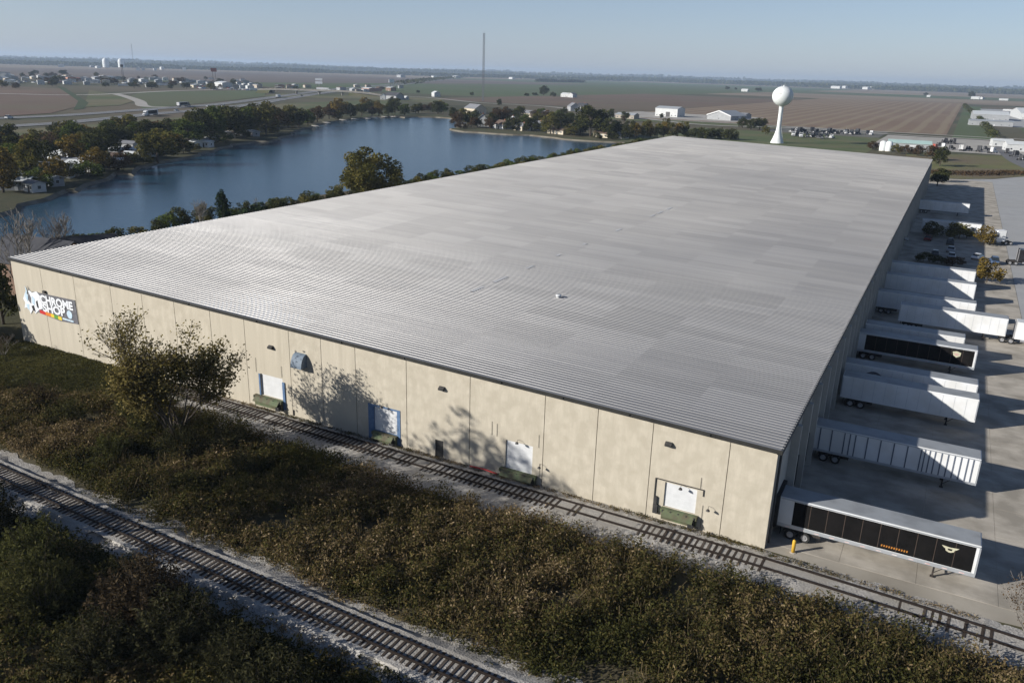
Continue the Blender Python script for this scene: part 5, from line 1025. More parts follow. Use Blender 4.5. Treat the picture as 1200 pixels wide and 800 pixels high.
# lattice masts
def mast(label, x, y, h, w, name='radio_mast', loc_z=0, r=0.3):
    t = thing(name, label, 'mast', (x, y, loc_z)); m1 = mat('mast_steel', (0.16,0.17,0.19), (0.20,0.21,0.23), 0.3, 0.6)
    for k in range(3):
        a = 2.094*k; MB().tube([(w*math.cos(a),w*math.sin(a),0),(w*math.cos(a),w*math.sin(a),h)], r, 4).build('leg', m1, t)
    mb = MB(); z = 0; s = 0
    while z < h-2:
        for k in range(3):
            a = 2.094*k; b = 2.094*((k+1) % 3); mb.tube([(w*math.cos(a),w*math.sin(a),z),(w*math.cos(b),w*math.sin(b),z+2.4)], 0.09, 3, False)
        z += 2.4
    mb.build('lattice', m1, t); MB().tube([(0,0,h),(0,0,h+3)], 0.06, 4).build('antenna', m1, t)
    return t
_p = (-599.2,974.6); mast('tall lattice radio mast standing in the green field beyond the lake', _p[0], _p[1], 91, 1.35)
_p = (-4517.1,3449.0); mast('slender mast beside the white storage domes on the horizon', _p[0], _p[1], 140, 2.2, r=0.45)
# ---- gabled buildings
HM = {'white':mat('siding_white',(0.54,0.55,0.55),(0.45,0.46,0.46),0.5,0.7),'cream':mat('siding_cream',(0.52,0.46,0.36),(0.46,0.41,0.32),0.5,0.7),'brick':mat('siding_brick',(0.28,0.11,0.075),(0.34,0.15,0.10),0.8,0.85),'grey':mat('siding_grey',(0.32,0.33,0.34),(0.27,0.28,0.29),0.5,0.7),'pink':mat('siding_pink',(0.46,0.26,0.20),(0.40,0.22,0.17),0.5,0.7),'brown':mat('siding_brown',(0.16,0.10,0.07),(0.2,0.13,0.09),0.5,0.8),'tan':mat('siding_tan',(0.38,0.33,0.27),(0.33,0.29,0.24),0.5,0.8)}
HRF = {'dark':mat('roof_shingle_dark',(0.04,0.042,0.05),(0.065,0.066,0.075),0.6,0.85),'grey':mat('roof_shingle_grey',(0.16,0.165,0.18),(0.21,0.215,0.23),0.6,0.85),'white':mat('roof_metal_white',(0.62,0.64,0.64),(0.56,0.58,0.58),0.3,0.5),'brown':mat('roof_shingle_brown',(0.10,0.07,0.055),(0.14,0.1,0.08),0.6,0.9),'mint':mat('roof_metal_mint',(0.42,0.56,0.52),(0.36,0.50,0.47),0.3,0.5),'steel':mat('roof_metal_steel',(0.34,0.36,0.38),(0.30,0.32,0.34),0.3,0.5),'red':mat('roof_red',(0.32,0.08,0.05),(0.36,0.10,0.07),0.4,0.8)}
def house(label, cat, x, y, rz, L, W, H, pitch, wall, roof, name='house', group=None, nwin=3, chimney=False, doorw=1.0, doorh=2.1, winh=1.2):
    t = thing(name, label, cat, (x, y, 0), rz, group); rh = W/2*pitch
    MB().prism([(-W/2,0),(W/2,0),(W/2,H),(0,H+rh),(-W/2,H)], -L/2, 'x', L).build('wall', HM[wall], t)
    e = 0.4; r = MB()
    for s in (-1, 1):
        a = (s*(W/2+e), H-e*pitch+0.02); b = (0, H+rh+0.02)
        pr = [a, b, (0, H+rh+0.2), (s*(W/2+e), H-e*pitch+0.2)]
        r.prism(pr, -L/2-e, 'x', L+2*e)
    ro = r.build('roof', HRF[roof], t)
    if chimney: MB().box(L*0.2, L*0.2+0.7, -0.35, 0.35, H+rh*0.6, H+rh+1.0).build('chimney', HM['brick'], ro)
    for s in (-1, 1):
        MB().box(-doorw/2+L*0.08, doorw/2+L*0.08, s*(W/2+0.03)-0.03, s*(W/2+0.03)+0.03, 0, doorh).build('door', M_WHITE if wall != 'white' else M_STEEL, t)
        for k in range(nwin):
            xx = -L/2+L*(k+0.5)/nwin
            if abs(xx-L*0.08) < doorw/2+0.7: continue
            f_ = MB().box(xx-0.6, xx+0.6, s*(W/2+0.04)-0.04, s*(W/2+0.04)+0.04, 1.0, 1.0+winh).build('window', M_WHITE, t)
            MB().box(xx-0.5, xx+0.5, s*(W/2+0.085)-0.004, s*(W/2+0.085)+0.004, 1.1, 0.9+winh).build('pane', M_GLASS, f_)
        f_ = MB().box(s*(L/2+0.04)-0.04, s*(L/2+0.04)+0.04, -0.6, 0.6, 1.0, 1.0+winh).build('window', M_WHITE, t); MB().box(s*(L/2+0.085)-0.004, s*(L/2+0.085)+0.004, -0.5, 0.5, 1.1, 0.9+winh).build('pane', M_GLASS, f_)
    return t
house('dark-roofed brown house beside the tall grey tree at the lake end of the warehouse', 'house', -132, 19.5, R(8), 15, 11, 6.0, 0.62, 'brown', 'dark')
house('house with a long dark shingle roof peeping over the left roof edge before the lake', 'house', -137, 30.5, R(62), 12, 10, 4.3, 0.62, 'brown', 'dark')
HS = [  # px-derived world positions, far shore houses
 ((-425.9,663.0),R(-30),22,13,5.0,0.6,'cream','grey','large grey-roofed house behind the russet trees on the peninsula'),
 ((-318.1,494.0),R(-60),11,9,5.5,0.8,'white','grey','white gabled house on the peninsula at the water'),
 ((-293.5,480.9),R(-25),13,9,3.5,0.6,'white','brown','small white house between brown and dark trees on the far shore'),
 ((-288.4,487.6),R(-60),13,10,5.0,0.8,'brick','white','brick house with a white gable on the far shore'),
 ((-274.8,476.8),R(-25),10,8,3.2,0.5,'cream','grey','cream boat house at the far water edge'),
 ((-271.1,495.8),R(-20),12,9,3.6,0.6,'white','grey','white cottage with grey roof left of the olive tree on the far shore'),
 ((-240.7,467.5),R(-20),16,8,2.8,0.4,'cream','brown','low cream house under dark trees on the far shore'),
 ((-233.1,476.9),R(-70),10,8,4.4,0.9,'white','grey','white steep-gabled cottage next to the big dark tree on the far shore'),
 ((-205.0,463.9),R(-20),13,8,2.8,0.4,'cream','brown','low cream house right of the big dark tree'),
 ((-194.1,465.9),R(-20),9,7,2.6,0.4,'white','grey','small pale shed at the end of the far shore'),
 ((-361.0,658.7),R(-20),16,10,3.4,0.5,'cream','grey','grey-roofed house set back from the far shore'),
 ((-352.8,672.1),R(-10),14,10,3.2,0.5,'grey','grey','grey house set back behind the shore cottages'),
 ((-393.3,830.6),R(-50),15,11,5.0,0.7,'grey','grey','grey gabled house left of the big dark tree'),
 ((-407.0,889.1),R(-20),13,10,4.0,0.6,'grey','dark','dark-roofed house behind the big dark tree'),
 ((-287.2,725.3),R(-5),20,12,3.6,0.3,'tan','steel','long pale shed on the gravel near the hedgerow'),
 ((-686.8,882.7),R(-15),26,14,5.5,0.6,'grey','dark','large dark-roofed house at the head of the lake'),
 ((-692.4,865.1),R(-60),9,7,5.0,0.7,'white','white','white gabled outbuilding beside the large dark-roofed house'),
 ((-681.0,900.7),R(-10),8,6,3.5,0.5,'white','white','small white shed beyond the large dark-roofed house'),
 ((-742.2,1070.4),R(-40),16,10,6.0,0.5,'white','white','bright white shed by the road at the edge of the green field'),
 ((-647.3,1367.1),R(-10),22,13,5.0,0.4,'white','white','white barn beside the dark dome-shaped farm tree'),
 ((-631.2,1354.4),R(80),14,10,6.0,0.5,'white','grey','white gabled barn at the end of the dome-tree farmstead'),
 ((-708.5,3032.4),R(-10),24,12,6.0,0.5,'white','white','white farm house among trees on the plain behind the water tower'),
 ((26.3,3241.6),R(-10),26,14,6.0,0.4,'white','white','white farm building by the lone tree on the right plain'),
 ((47.5,3310.4),R(60),14,10,6.0,0.5,'white','grey','smaller white building of the right plain farm'),
 ((108.4,3175.5),R(-5),26,10,4.0,0.4,'white','white','white shed standing alone on the right plain'),
 ((-123.8,3362.3),R(-5),12,8,5.0,0.5,'white','white','small white shed in the far green strip'),
]
for (p_, rz, L, W, H, pt, wl_, rf, lab) in HS:
    cat = 'shed' if 'shed' in lab or 'barn' in lab or 'outbuilding' in lab else 'house'
    house(lab, cat, p_[0], p_[1], rz, L, W, H, pt, wl_, rf, 'shed' if cat == 'shed' else 'house', nwin=max(2, int(L/4)), chimney=(cat == 'house' and L < 16))
_p = (-272.0,805.6); house('white-walled machine shed with a grey roof beyond the hedgerow', 'shed', _p[0], _p[1]+8, R(-12), 27, 16, 8.5, 0.25, 'white', 'steel', 'machine_shed', nwin=6, doorw=5, doorh=5)
_p = (-209.0,796.0); t = house('pale barn with a broad white gable and grey roof by the gravel lane', 'barn', _p[0], _p[1]+12, R(72), 30, 28, 4.5, 0.34, 'grey', 'steel', 'barn', nwin=5, doorw=6, doorh=4.5)
mb = MB()
for s in (-1, 1): mb.prism([(s*14.5,4.0),(s*14.5,5.0),(0,9.7),(0,8.5)], -15.75, 'x', 0.3)
mb.build('gable_trim', M_WHITE, t)
_p = (-209.6,848.7); house('low grey wing attached beside the broad-gabled barn', 'shed', _p[0], _p[1]+6, R(-15), 26, 14, 4.0, 0.3, 'grey', 'grey', 'shed', nwin=4)
# left shore cottages and campers
CT = [((-267.3,97.4),R(20),8,3.0,'white','white'),((-252.4,88.4),R(40),9,3.0,'grey','white'),((-283.3,118.1),R(10),9,3.0,'white','white'),((-323.6,149.7),R(5),13,2.8,'white','white'),((-290.9,133.3),R(30),9,3.0,'white','grey'),((-281.0,131.1),R(20),10,3.0,'white','white'),((-299.2,146.1),R(20),8,2.8,'white','white'),((-313.4,150.3),R(-10),10,3.0,'grey','grey'),((-311.2,172.1),R(30),11,3.4,'white','white'),((-297.1,166.3),R(15),8,3.0,'white','white'),((-335.3,192.4),R(10),12,3.4,'grey','grey'),((-304.9,178.5),R(10),7,2.8,'white','white'),((-275.4,108.5),R(60),8,2.8,'cream','grey'),((-285.7,105.7),R(-20),9,3.0,'grey','grey'),((-298.7,155.4),R(15),9,3.0,'pink','brown'),((-356.6,256.0),R(20),9,3,'white','grey'),((-371.9,294.0),R(30),8,3,'cream','grey'),((-356.8,294.3),R(-25),6.7,2.8,'grey','white'),((-319.0,189.8),R(-14),5.0,2.8,'grey','white'),((-334.0,235.5),R(32),6.1,2.8,'cream','grey'),((-326.0,224.4),R(-19),6.3,2.8,'white','white'),((-252.0,100.5),R(-14),6.4,2.8,'grey','white'),((-291.7,148.1),R(20),7.7,2.8,'white','white'),((-357.7,276.0),R(-21),7.1,2.8,'cream','grey'),((-283.3,146.9),R(49),5.5,2.8,'cream','white'),((-268.0,113.8),R(36),7.6,2.8,'white','grey'),((-272.9,122.3),R(36),6.1,2.8,'cream','white'),((-308.5,171.2),R(-15),6.5,2.8,'white','grey'),((-294.2,161.7),R(5),5.6,2.8,'grey','white'),((-271.5,118.6),R(42),7.7,2.8,'cream','grey'),((-349.0,253.7),R(19),7.2,2.8,'grey','grey'),((-314.9,186.6),R(-26),7.2,2.8,'cream','white'),((-322.4,202.9),R(52),6.6,2.8,'white','white'),((-362.5,293.3),R(9),5.4,2.8,'white','white'),((-323.6,227.8),R(11),7.5,2.8,'white','white'),((-340.1,246.1),R(-26),6.3,2.8,'white','white'),((-303.9,173.8),R(39),6.8,2.8,'white','white'),((-244.3,89.0),R(-6),5.7,2.8,'white','grey'),((-299.1,171.1),R(43),6.2,2.8,'white','grey')]
for k, (p_, rz, L, H, wl_, rf) in enumerate(CT):
    house('small %s lakeside cabin with a %s roof among the left shore trees' % (wl_, rf), 'cabin', p_[0], p_[1], rz, L, 4.2 if L < 9 else 6, H, 0.3, wl_, rf, 'cabin', 'cabins on the left lake shore', 3)
# white shoreline docks at the far bank
for k, p_ in enumerate([(-428.8,478.8),(-430.8,497.0),(-438.4,530.8),(-434.2,537.7),(-426.9,461.4),(-393.0,390.4),(-413.3,426.0)]):
    d_ = thing('boat_dock', 'pale wooden boat dock on posts at the head of the lake', 'dock', (p_[0], p_[1]-2, 0), R(-35), 'boat docks at the head of the lake')
    MB().box(-6,6,-1.6,1.6,0.15,0.4).build('deck', M_GRAVEL_LOT, d_)
    for sx in (-5,0,5): MB().tube([(sx,-1.4,-1.6),(sx,-1.4,0.5)], 0.15, 5).build('post', M_BARKG, d_)
# ---- right side: equipment yards
house('mint green roofed equipment building behind the far end of the warehouse', 'building', -20, 528, R(4), 25, 14, 4.5, 0.22, 'grey', 'mint', 'equipment_building', nwin=5, doorw=4, doorh=3.5)
_p = (40.2,572.7); house('white-roofed workshop in the equipment yard by the access road', 'building', _p[0]+6, _p[1]+12, R(10), 22, 13, 4.5, 0.25, 'white', 'white', 'workshop', nwin=4, doorw=4, doorh=3.5)
_p = (34.6,621.3); house('small white workshop next to the equipment yard lane', 'building', _p[0], _p[1]+4, R(10), 13, 9, 4.0, 0.25, 'white', 'white', 'workshop', nwin=3)
_p = (31.7,1165.6); house('long white-roofed depot building by the right-hand paved lot', 'building', _p[0]+4, _p[1]+30, R(3), 40, 60, 7, 0.12, 'grey', 'white', 'depot', nwin=6)
_p = (33.5,979.9); house('low grey depot building at the near edge of the right-hand paved lot', 'building', _p[0], _p[1]+10, R(3), 42, 16, 5, 0.15, 'grey', 'steel', 'depot', nwin=6)
_p = (82.1,1277.0); house('large white depot at the far right of the paved lot', 'building', _p[0]+8, _p[1]+60, R(3), 40, 140, 8, 0.08, 'white', 'white', 'depot', nwin=6)
for k, p_ in enumerate([(64.1,1653.3),(71.0,1666.4),(74.5,1615.6)]): trailer('white trailer parked in the right-hand depot lot', p_[0], p_[1], rz=R(10), group='trailers in the depot lot', z=0.27, wheels=False)
for k, p_ in enumerate([(-33.4,503.8),(-30.0,503.4)]):
    tnk = thing('storage_tank', 'upright white storage tank at the far edge of the warehouse roof', 'tank', (p_[0], p_[1], 0), 0, 'white storage tanks')
    MB().lathe([(2.1,0),(2.1,5.2),(1.2,6.1),(0.0,6.3)], 16).build('shell', M_TANK, tnk, True); MB().lathe([(2.2,0),(2.2,0.3)], 16).build('plinth', M_CONC, tnk)
M_IMP = {'red':mat('implement_red',(0.38,0.07,0.04),(0.3,0.06,0.04),1,0.5),'green':mat('implement_green',(0.05,0.16,0.06),(0.04,0.13,0.05),1,0.5),'dark':mat('implement_dark',(0.025,0.026,0.03),(0.04,0.04,0.045),1,0.5),'white':M_TWHITE,'blue':M_CARB}
# ranks of dark tractors by the water tower
k = 0
for row, (a, b, n) in enumerate((((-116.4,651.1),(-55.3,669.3),22),((-106.1,594.5),(-75.8,593.8),9))):
    for i in range(n):
        f_ = (i+0.5)/n; x_ = a[0]+(b[0]-a[0])*f_; y_ = a[1]+(b[1]-a[1])*f_
        if row == 0 and i in (18, 19): continue
        wj = random.Random(100*row+i); wh = wj.random() < 0.18
        tractor('white road tractor in the ranks parked beside the water tower' if wh else 'dark road tractor in the ranks parked beside the water tower', x_+wj.uniform(-1.2,1.2), y_+wj.uniform(-7,7), R(-95+wj.uniform(-35,35)), M_IMP['white' if wh else 'dark'], 'road tractors ranked by the water tower', wj.uniform(0.85,1.25), 0.15, wj.random() < 0.6); k += 1
for i, (p_, c_, rz) in enumerate([((-9.0,546.5),'red',20),((-5.3,541.8),'red',60),((-4.2,569.7),'dark',10),((-0.7,555.3),'white',80),((3.4,551.0),'dark',30),((9.9,549.4),'white',95),((13.4,553.0),'dark',40),((20.3,551.9),'dark',75),((23.3,563.4),'dark',15),((27.9,543.6),'white',50),((36.1,552.2),'dark',85),((39.8,525.6),'dark',30),((41.4,499.7),'dark',70),((-0.7,618.1),'dark',5),((2.5,621.8),'dark',50),((4.8,619.0),'dark',95),((-2.7,610.6),'dark',33)]):
    tractor('%s used truck standing in the equipment yard behind the meadow' % c_, p_[0], p_[1], R(rz), M_IMP[c_], 'trucks in the equipment yard', 1.0, 0.12, i % 2 == 0)
# ---- overpass with its lorry, highway traffic
ov = thing('overpass', 'concrete road bridge carrying the lakeside road over the highway', 'bridge', (-905,905,0))
a, b = Vector((-935.4,879.6)), Vector((-767.3,971.1)); O = Vector((-905,905)); d = (b-a); L_ = d.length; d.normalize(); nn = Vector((-d.y, d.x))
def dk(u, o, z): q_ = a + d*u + nn*o - O; return (q_.x, q_.y, z)
def dz(u): return max(0.3, 6.4*(1-((u-L_*0.4)/(L_*0.62))**4)) if abs(u-L_*0.4) < L_*0.62 else 0.3
mb = MB(); ns = 16
for k in range(ns):
    u0, u1 = L_*k/ns, L_*(k+1)/ns
    mb.quad(dk(u0,-6,dz(u0)),dk(u1,-6,dz(u1)),dk(u1,6,dz(u1)),dk(u0,6,dz(u0)))
    for s in (-6, 6): mb.quad(dk(u0,s,dz(u0)-1.2),dk(u1,s,dz(u1)-1.2),dk(u1,s,dz(u1)),dk(u0,s,dz(u0)))
mb.build('deck', M_GRAVEL_LOT, ov)
for s in (-1, 1):
    mb = MB()
    for k in range(ns):
        u0, u1 = L_*k/ns, L_*(k+1)/ns
        for o in (5.7, 6.02): mb.quad(dk(u0,s*o,dz(u0)),dk(u1,s*o,dz(u1)),dk(u1,s*o,dz(u1)+1.0),dk(u0,s*o,dz(u0)+1.0))
        mb.quad(dk(u0,s*5.7,dz(u0)+1.0),dk(u1,s*5.7,dz(u1)+1.0),dk(u1,s*6.02,dz(u1)+1.0),dk(u0,s*6.02,dz(u0)+1.0))
    mb.build('parapet', M_CONC, ov)
for f_ in (0.12, 0.3, 0.48, 0.66):
    mb = MB(); u = L_*f_
    for o in (-4,0,4): p_ = dk(u,o,0); mb.tube([(p_[0],p_[1],-0.1),(p_[0],p_[1],dz(u)-1.1)], 0.6, 8)
    mb.build('pier', M_CONC, ov)
mb = MB()
for (u0, u1) in ((0, L_*0.10), (L_*0.72, L_)):     # earth embankment at each end
    for s in (-1, 1): mb.quad(dk(u0,s*6,dz(u0)-1.1),dk(u1,s*6,dz(u1)-1.1),dk(u1,s*16,0.2),dk(u0,s*16,0.2))
mb.build('embankment', M_VERGE, ov)
ang = math.atan2(d.y, d.x)
def semi(label_t, label_c, x, y, z, rz, m_cab, style='white', group=None):
    c, s = math.cos(rz), math.sin(rz)
    trailer(label_t, x-8.075, y-1.3, style=style, rz=rz, group=group, z=z)
    tractor(label_c, x+c*9.6, y+s*9.6, rz, m_cab, group, 1.0, z)
u = L_*0.5; q_ = a+d*u
semi('white lorry trailer crossing the overpass', 'white lorry cab crossing the overpass', q_.x, q_.y, dz(u)+0.05, ang, M_TWHITE)
def along(path, x):
    best = min(range(len(path)-1), key=lambda i: abs(path[i][0]-x[0])+abs(path[i][1]-x[1])); p_, q_ = Vector(path[best]), Vector(path[best+1]); e_ = (q_-p_); return math.atan2(e_.y, e_.x)
_p = (-545.6,375.3); semi('dark trailer of the lorry on the highway below the ditch', 'white cab of the lorry with the dark trailer on the highway', _p[0], _p[1], 0.4, along(hw_b, _p)+math.pi, M_TWHITE, 'black')
_p = (-645.7,490.5); semi('dark trailer of the lorry farther along the highway', 'dark cab of the lorry farther along the highway', _p[0], _p[1], 0.4, along(hw_a, _p), M_IMP['dark'], 'black')
for (p_, m_, suv, lab) in (((-560.3,273.2),M_CARW,True,'white car alone on the highway beside the brown field'),((-629.5,506.5),M_CARW,False,'white car on the highway near the tree tops'),((-602.9,489.5),M_CARD,True,'dark car following the white car on the highway'),((-623.4,519.8),M_CARW,True,'white car ahead of the dark car on the highway'),((-584.5,431.6),M_CARS,False,'silver car on the near carriageway'),((-803.4,828.4),M_CARD,True,'dark car leaving the overpass')):
    car(lab, p_[0], p_[1], along(hw_b, p_), m_, suv, None, 0.4, 1.35 if suv else 1.2)
_p = (-779.7,757.5); semi('pale lorry trailer passing beneath the overpass', 'pale lorry cab passing beneath the overpass', _p[0], _p[1], 0.4, along(hw_b, _p), M_TWHITE)
# ---- town beyond the highway
TB = [((-1687.2,951.0),24,14,11,'white','grey'),((-1623.9,922.6),20,12,8,'white','white'),((-1564.5,896.0),14,10,6,'grey','grey'),((-1510.8,881.8),16,12,6,'grey','steel'),((-1642.8,994.6),12,9,7,'white','white'),((-1646.2,1007.6),16,10,5,'grey','dark'),((-1587.4,995.7),30,14,6,'tan','white'),((-1590.8,1010.7),26,14,7,'white','white'),((-1562.3,1005.8),22,14,6,'pink','brown'),((-1534.0,998.9),20,12,5,'brown','red'),((-1569.3,1038.3),26,14,6,'white','white'),((-1539.9,1028.8),18,12,5,'white','grey'),((-1646.7,1124.8),40,16,5,'grey','steel'),((-1655.4,1160.0),46,18,6,'grey','steel'),((-1702.0,1220.8),40,16,5,'grey','grey'),
      ((-1563.3,1146.8),24,12,5,'grey','steel'),((-1502.8,1126.4),26,13,5,'white','white'),((-1648.7,1262.6),20,12,5,'grey','grey'),((-1510.2,1170.3),26,13,6,'white','grey'),((-1620.8,1279.4),20,12,6,'white','white'),((-1590.1,1282.0),22,12,6,'tan','brown'),((-1523.2,1248.3),24,14,6,'grey','white'),((-1460.4,1216.7),20,12,5,'grey','steel'),((-1401.1,1184.5),26,13,5,'white','white'),((-1291.8,1110.0),18,12,6,'grey','dark'),((-1173.8,1034.1),44,18,8,'white','white'),((-1151.7,1045.1),22,12,5,'tan','white'),((-1109.8,1018.6),18,11,5,'white','grey'),((-1070.1,995.3),18,11,6,'white','white'),((-1172.8,1118.4),14,10,6,'white','dark'),((-1127.2,1119.9),12,9,5,'cream','white'),
      ((-1148.5,1176.6),22,13,5,'brown','brown'),((-1147.4,1223.4),20,12,5,'tan','brown'),((-1013.9,1165.9),18,12,5,'grey','brown'),((-968.5,1188.5),26,14,5,'pink','white'),((-965.6,1212.9),20,12,5,'pink','brown'),
      ((-4090.0,2689.6),30,26,14,'white','white'),((-4464.2,3129.8),60,20,9,'grey','white'),((-4058.4,2874.0),40,20,9,'white','white'),((-3313.4,2534.8),16,14,13,'white','white'),((-3349.8,2590.7),16,14,13,'white','white'),((-3439.8,2728.8),16,14,11,'white','white'),((-3884.0,3133.6),34,16,14,'white','white'),((-3693.3,3117.7),18,16,15,'white','white'),((-6787.6,5466.6),60,24,16,'white','grey'),((-9097.2,7504.4),50,22,14,'white','white'),((-5680.1,4907.2),30,18,10,'grey','white'),((-4501.4,4017.5),24,16,9,'white','grey'),
      ((-3626.1,7511.0),200,50,16,'white','white'),((-3273.5,7217.8),160,50,12,'white','white'),((-3186.4,7962.0),60,40,14,'white','white'),((-846.9,6422.9),70,30,15,'white','white'),((-830.6,6757.7),40,24,18,'white','white'),((-664.2,6592.9),50,26,16,'white','white'),((-646.8,6832.1),50,26,18,'white','white'),((-2659.7,4875.5),40,24,12,'white','grey'),((-2512.1,3741.7),80,30,12,'white','grey'),((-2631.3,4145.3),70,30,12,'grey','white'),((-2608.9,3568.1),60,26,12,'grey','grey'),((-1166.2,966.0),22,14,4,'cream','steel'),((-1769.4,1142.9),17,14,4,'tan','white'),((-1617.8,1007.2),19,14,7,'grey','white'),((-1215.0,1125.8),23,9,5,'white','white'),((-1443.9,1177.2),25,12,4,'white','grey'),((-1396.2,781.7),20,13,7,'tan','steel'),((-1410.0,1320.0),25,14,6,'grey','brown'),((-1534.7,853.1),21,11,6,'white','white'),((-1311.0,781.6),26,10,7,'white','brown'),((-1672.8,1000.3),24,10,4,'cream','white'),((-1774.0,1552.2),20,12,4,'white','brown'),((-1625.3,907.3),15,10,4,'grey','brown'),((-1416.9,972.2),16,9,4,'tan','steel'),((-1660.2,1285.0),19,13,6,'white','grey'),((-1383.3,1223.0),15,10,5,'grey','white'),((-1614.1,1507.9),20,12,6,'white','brown'),((-1542.9,939.1),20,12,7,'grey','steel'),((-1096.1,1038.8),24,9,7,'tan','steel'),((-1728.8,1112.7),22,11,7,'cream','brown'),((-1286.6,1012.7),19,9,6,'grey','brown'),((-1588.5,931.1),12,10,7,'cream','grey'),((-1411.1,1130.9),12,11,5,'white','grey'),((-1673.9,1160.5),19,14,7,'grey','white'),((-1489.5,955.8),23,14,4,'white','brown'),((-1270.6,713.4),15,14,4,'cream','white'),((-1299.4,854.3),24,9,5,'grey','white'),((-1463.0,1194.4),24,11,5,'grey','white'),((-1393.2,937.9),18,14,5,'white','white'),((-1602.7,1113.1),14,14,7,'cream','steel'),((-1398.5,942.0),24,10,5,'grey','brown'),((-1269.4,1161.4),14,9,7,'white','brown'),((-1368.3,766.4),16,13,5,'white','white'),((-1434.1,989.1),25,9,4,'white','white'),((-1173.0,1102.6),16,13,7,'white','steel'),((-1319.3,833.0),23,12,5,'white','steel'),((-1605.2,1024.5),17,9,5,'tan','steel'),((-1600.3,1212.1),13,9,7,'cream','steel'),((-1306.7,896.5),18,12,7,'cream','white'),((-1179.6,883.1),22,12,5,'grey','steel'),((-1268.3,1132.9),13,12,5,'grey','brown'),((-1452.4,1331.7),20,12,6,'white','steel'),((-1414.3,1205.6),20,11,5,'white','grey'),((-1350.7,1039.9),16,12,7,'grey','white'),((-1370.8,995.5),18,10,7,'grey','steel'),((-1178.8,974.4),16,12,5,'white','white'),((-1467.0,855.7),14,9,6,'cream','white'),((-1117.1,1148.1),15,9,4,'white','grey'),((-1018.8,1114.5),15,8,5,'white','brown'),((-973.1,1263.1),18,12,6,'brown','white'),((-1055.9,1074.4),16,9,6,'tan','grey'),((-972.9,1151.7),20,12,4,'grey','white'),((-940.9,1143.2),13,11,4,'white','grey'),((-1083.1,1114.9),13,12,5,'grey','brown'),((-950.3,1134.3),16,8,4,'tan','brown'),((-1098.5,1469.1),11,10,6,'grey','brown'),((-1211.4,1258.3),20,10,4,'white','white'),((-984.3,1284.4),11,9,6,'tan','white'),((-1017.1,1009.0),15,10,5,'brown','white'),((-1142.8,1410.2),15,10,6,'tan','brown'),((-1169.5,1405.7),10,12,5,'tan','white'),((-1059.4,1343.9),14,12,4,'brown','brown'),((-1122.5,1126.3),18,11,6,'brown','grey')]
for k, (p_, L, W, H, wl_, rf) in enumerate(TB):
    far = math.hypot(p_[0], p_[1]) > 2200
    house(('distant %s farm or works building with a %s roof near the horizon' if far else '%s roadside building with a %s roof beyond the highway') % (wl_, rf), 'building', p_[0], p_[1], R((k*37) % 30-15-35), L, W, H, 0.2, wl_, rf, 'roadside_building', 'far buildings near the horizon' if far else 'roadside buildings beyond the highway', 0 if far else 4)
# parked vehicles speckling the town lots
rr = random.Random(31); CM = [M_CARW, M_CARS, M_CARD, M_CARB, M_CARR, M_CARW]
LOTS = [(-1407.5,831.8),(-1411.6,862.3),(-1424.7,957.2),(-1380.6,995.9),(-1331.6,985.2),(-1387.3,1058.1),(-1337.3,1056.1),(-1313.6,1065.7),(-1241.2,1032.3),(-1153.2,982.3),(-1073.0,954.5),(-1034.2,954.2)]
for k in range(150):
    p_ = LOTS[k % len(LOTS)]; mi = rr.randrange(6)
    car(('white','silver','dark','blue','maroon','white')[mi]+' car in the parking lots beyond the highway', p_[0]+rr.uniform(-45,45), p_[1]+rr.uniform(-45,45), rr.choice((0.3,0.3,1.87)), CM[mi], rr.random() < 0.5, 'cars in the lots beyond the highway', 0.28, 1.5)
for k, p_ in enumerate([(-1239.0,952.2),(-1216.0,853.4),(-1016.2,944.0),(-1261.0,952.3)]): trailer('white box trailer parked by the frontage road beyond the highway', p_[0], p_[1], rz=R(50), group='trailers by the frontage road', z=0.3)
# storage domes with a conveyor
for k, (p_, r_) in enumerate((((-4395.2,3169.6),17),((-4616.4,3438.2),18))):
    t = thing('storage_dome', 'white storage dome on the horizon beside the slender mast', 'storage dome', (p_[0], p_[1], 0), 0, 'white storage domes')
    MB().lathe([(r_,0),(r_,32),(r_*0.95,41),(r_*0.75,48),(r_*0.4,53),(0,55)], 20).build('shell', M_TANK, t, True); MB().lathe([(r_+0.5,0),(r_+0.5,2)], 20).build('plinth', M_CONC, t)
_p, _q = (-4636.2,3462.3), (-4955.8,3850.4); t = thing('conveyor', 'long white overhead conveyor running from the storage domes', 'conveyor', (_p[0], _p[1], 0))
e_ = (_q[0]-_p[0], _q[1]-_p[1]); MB().tube([(0,0,50),(e_[0],e_[1],48)], 3.0, 6).build('gallery', M_TANK, t)
for f_ in (0.3,0.65,1.0): MB().tube([(e_[0]*f_,e_[1]*f_,0),(e_[0]*f_,e_[1]*f_,48)], 0.8, 5).build('trestle', M_STEEL, t)
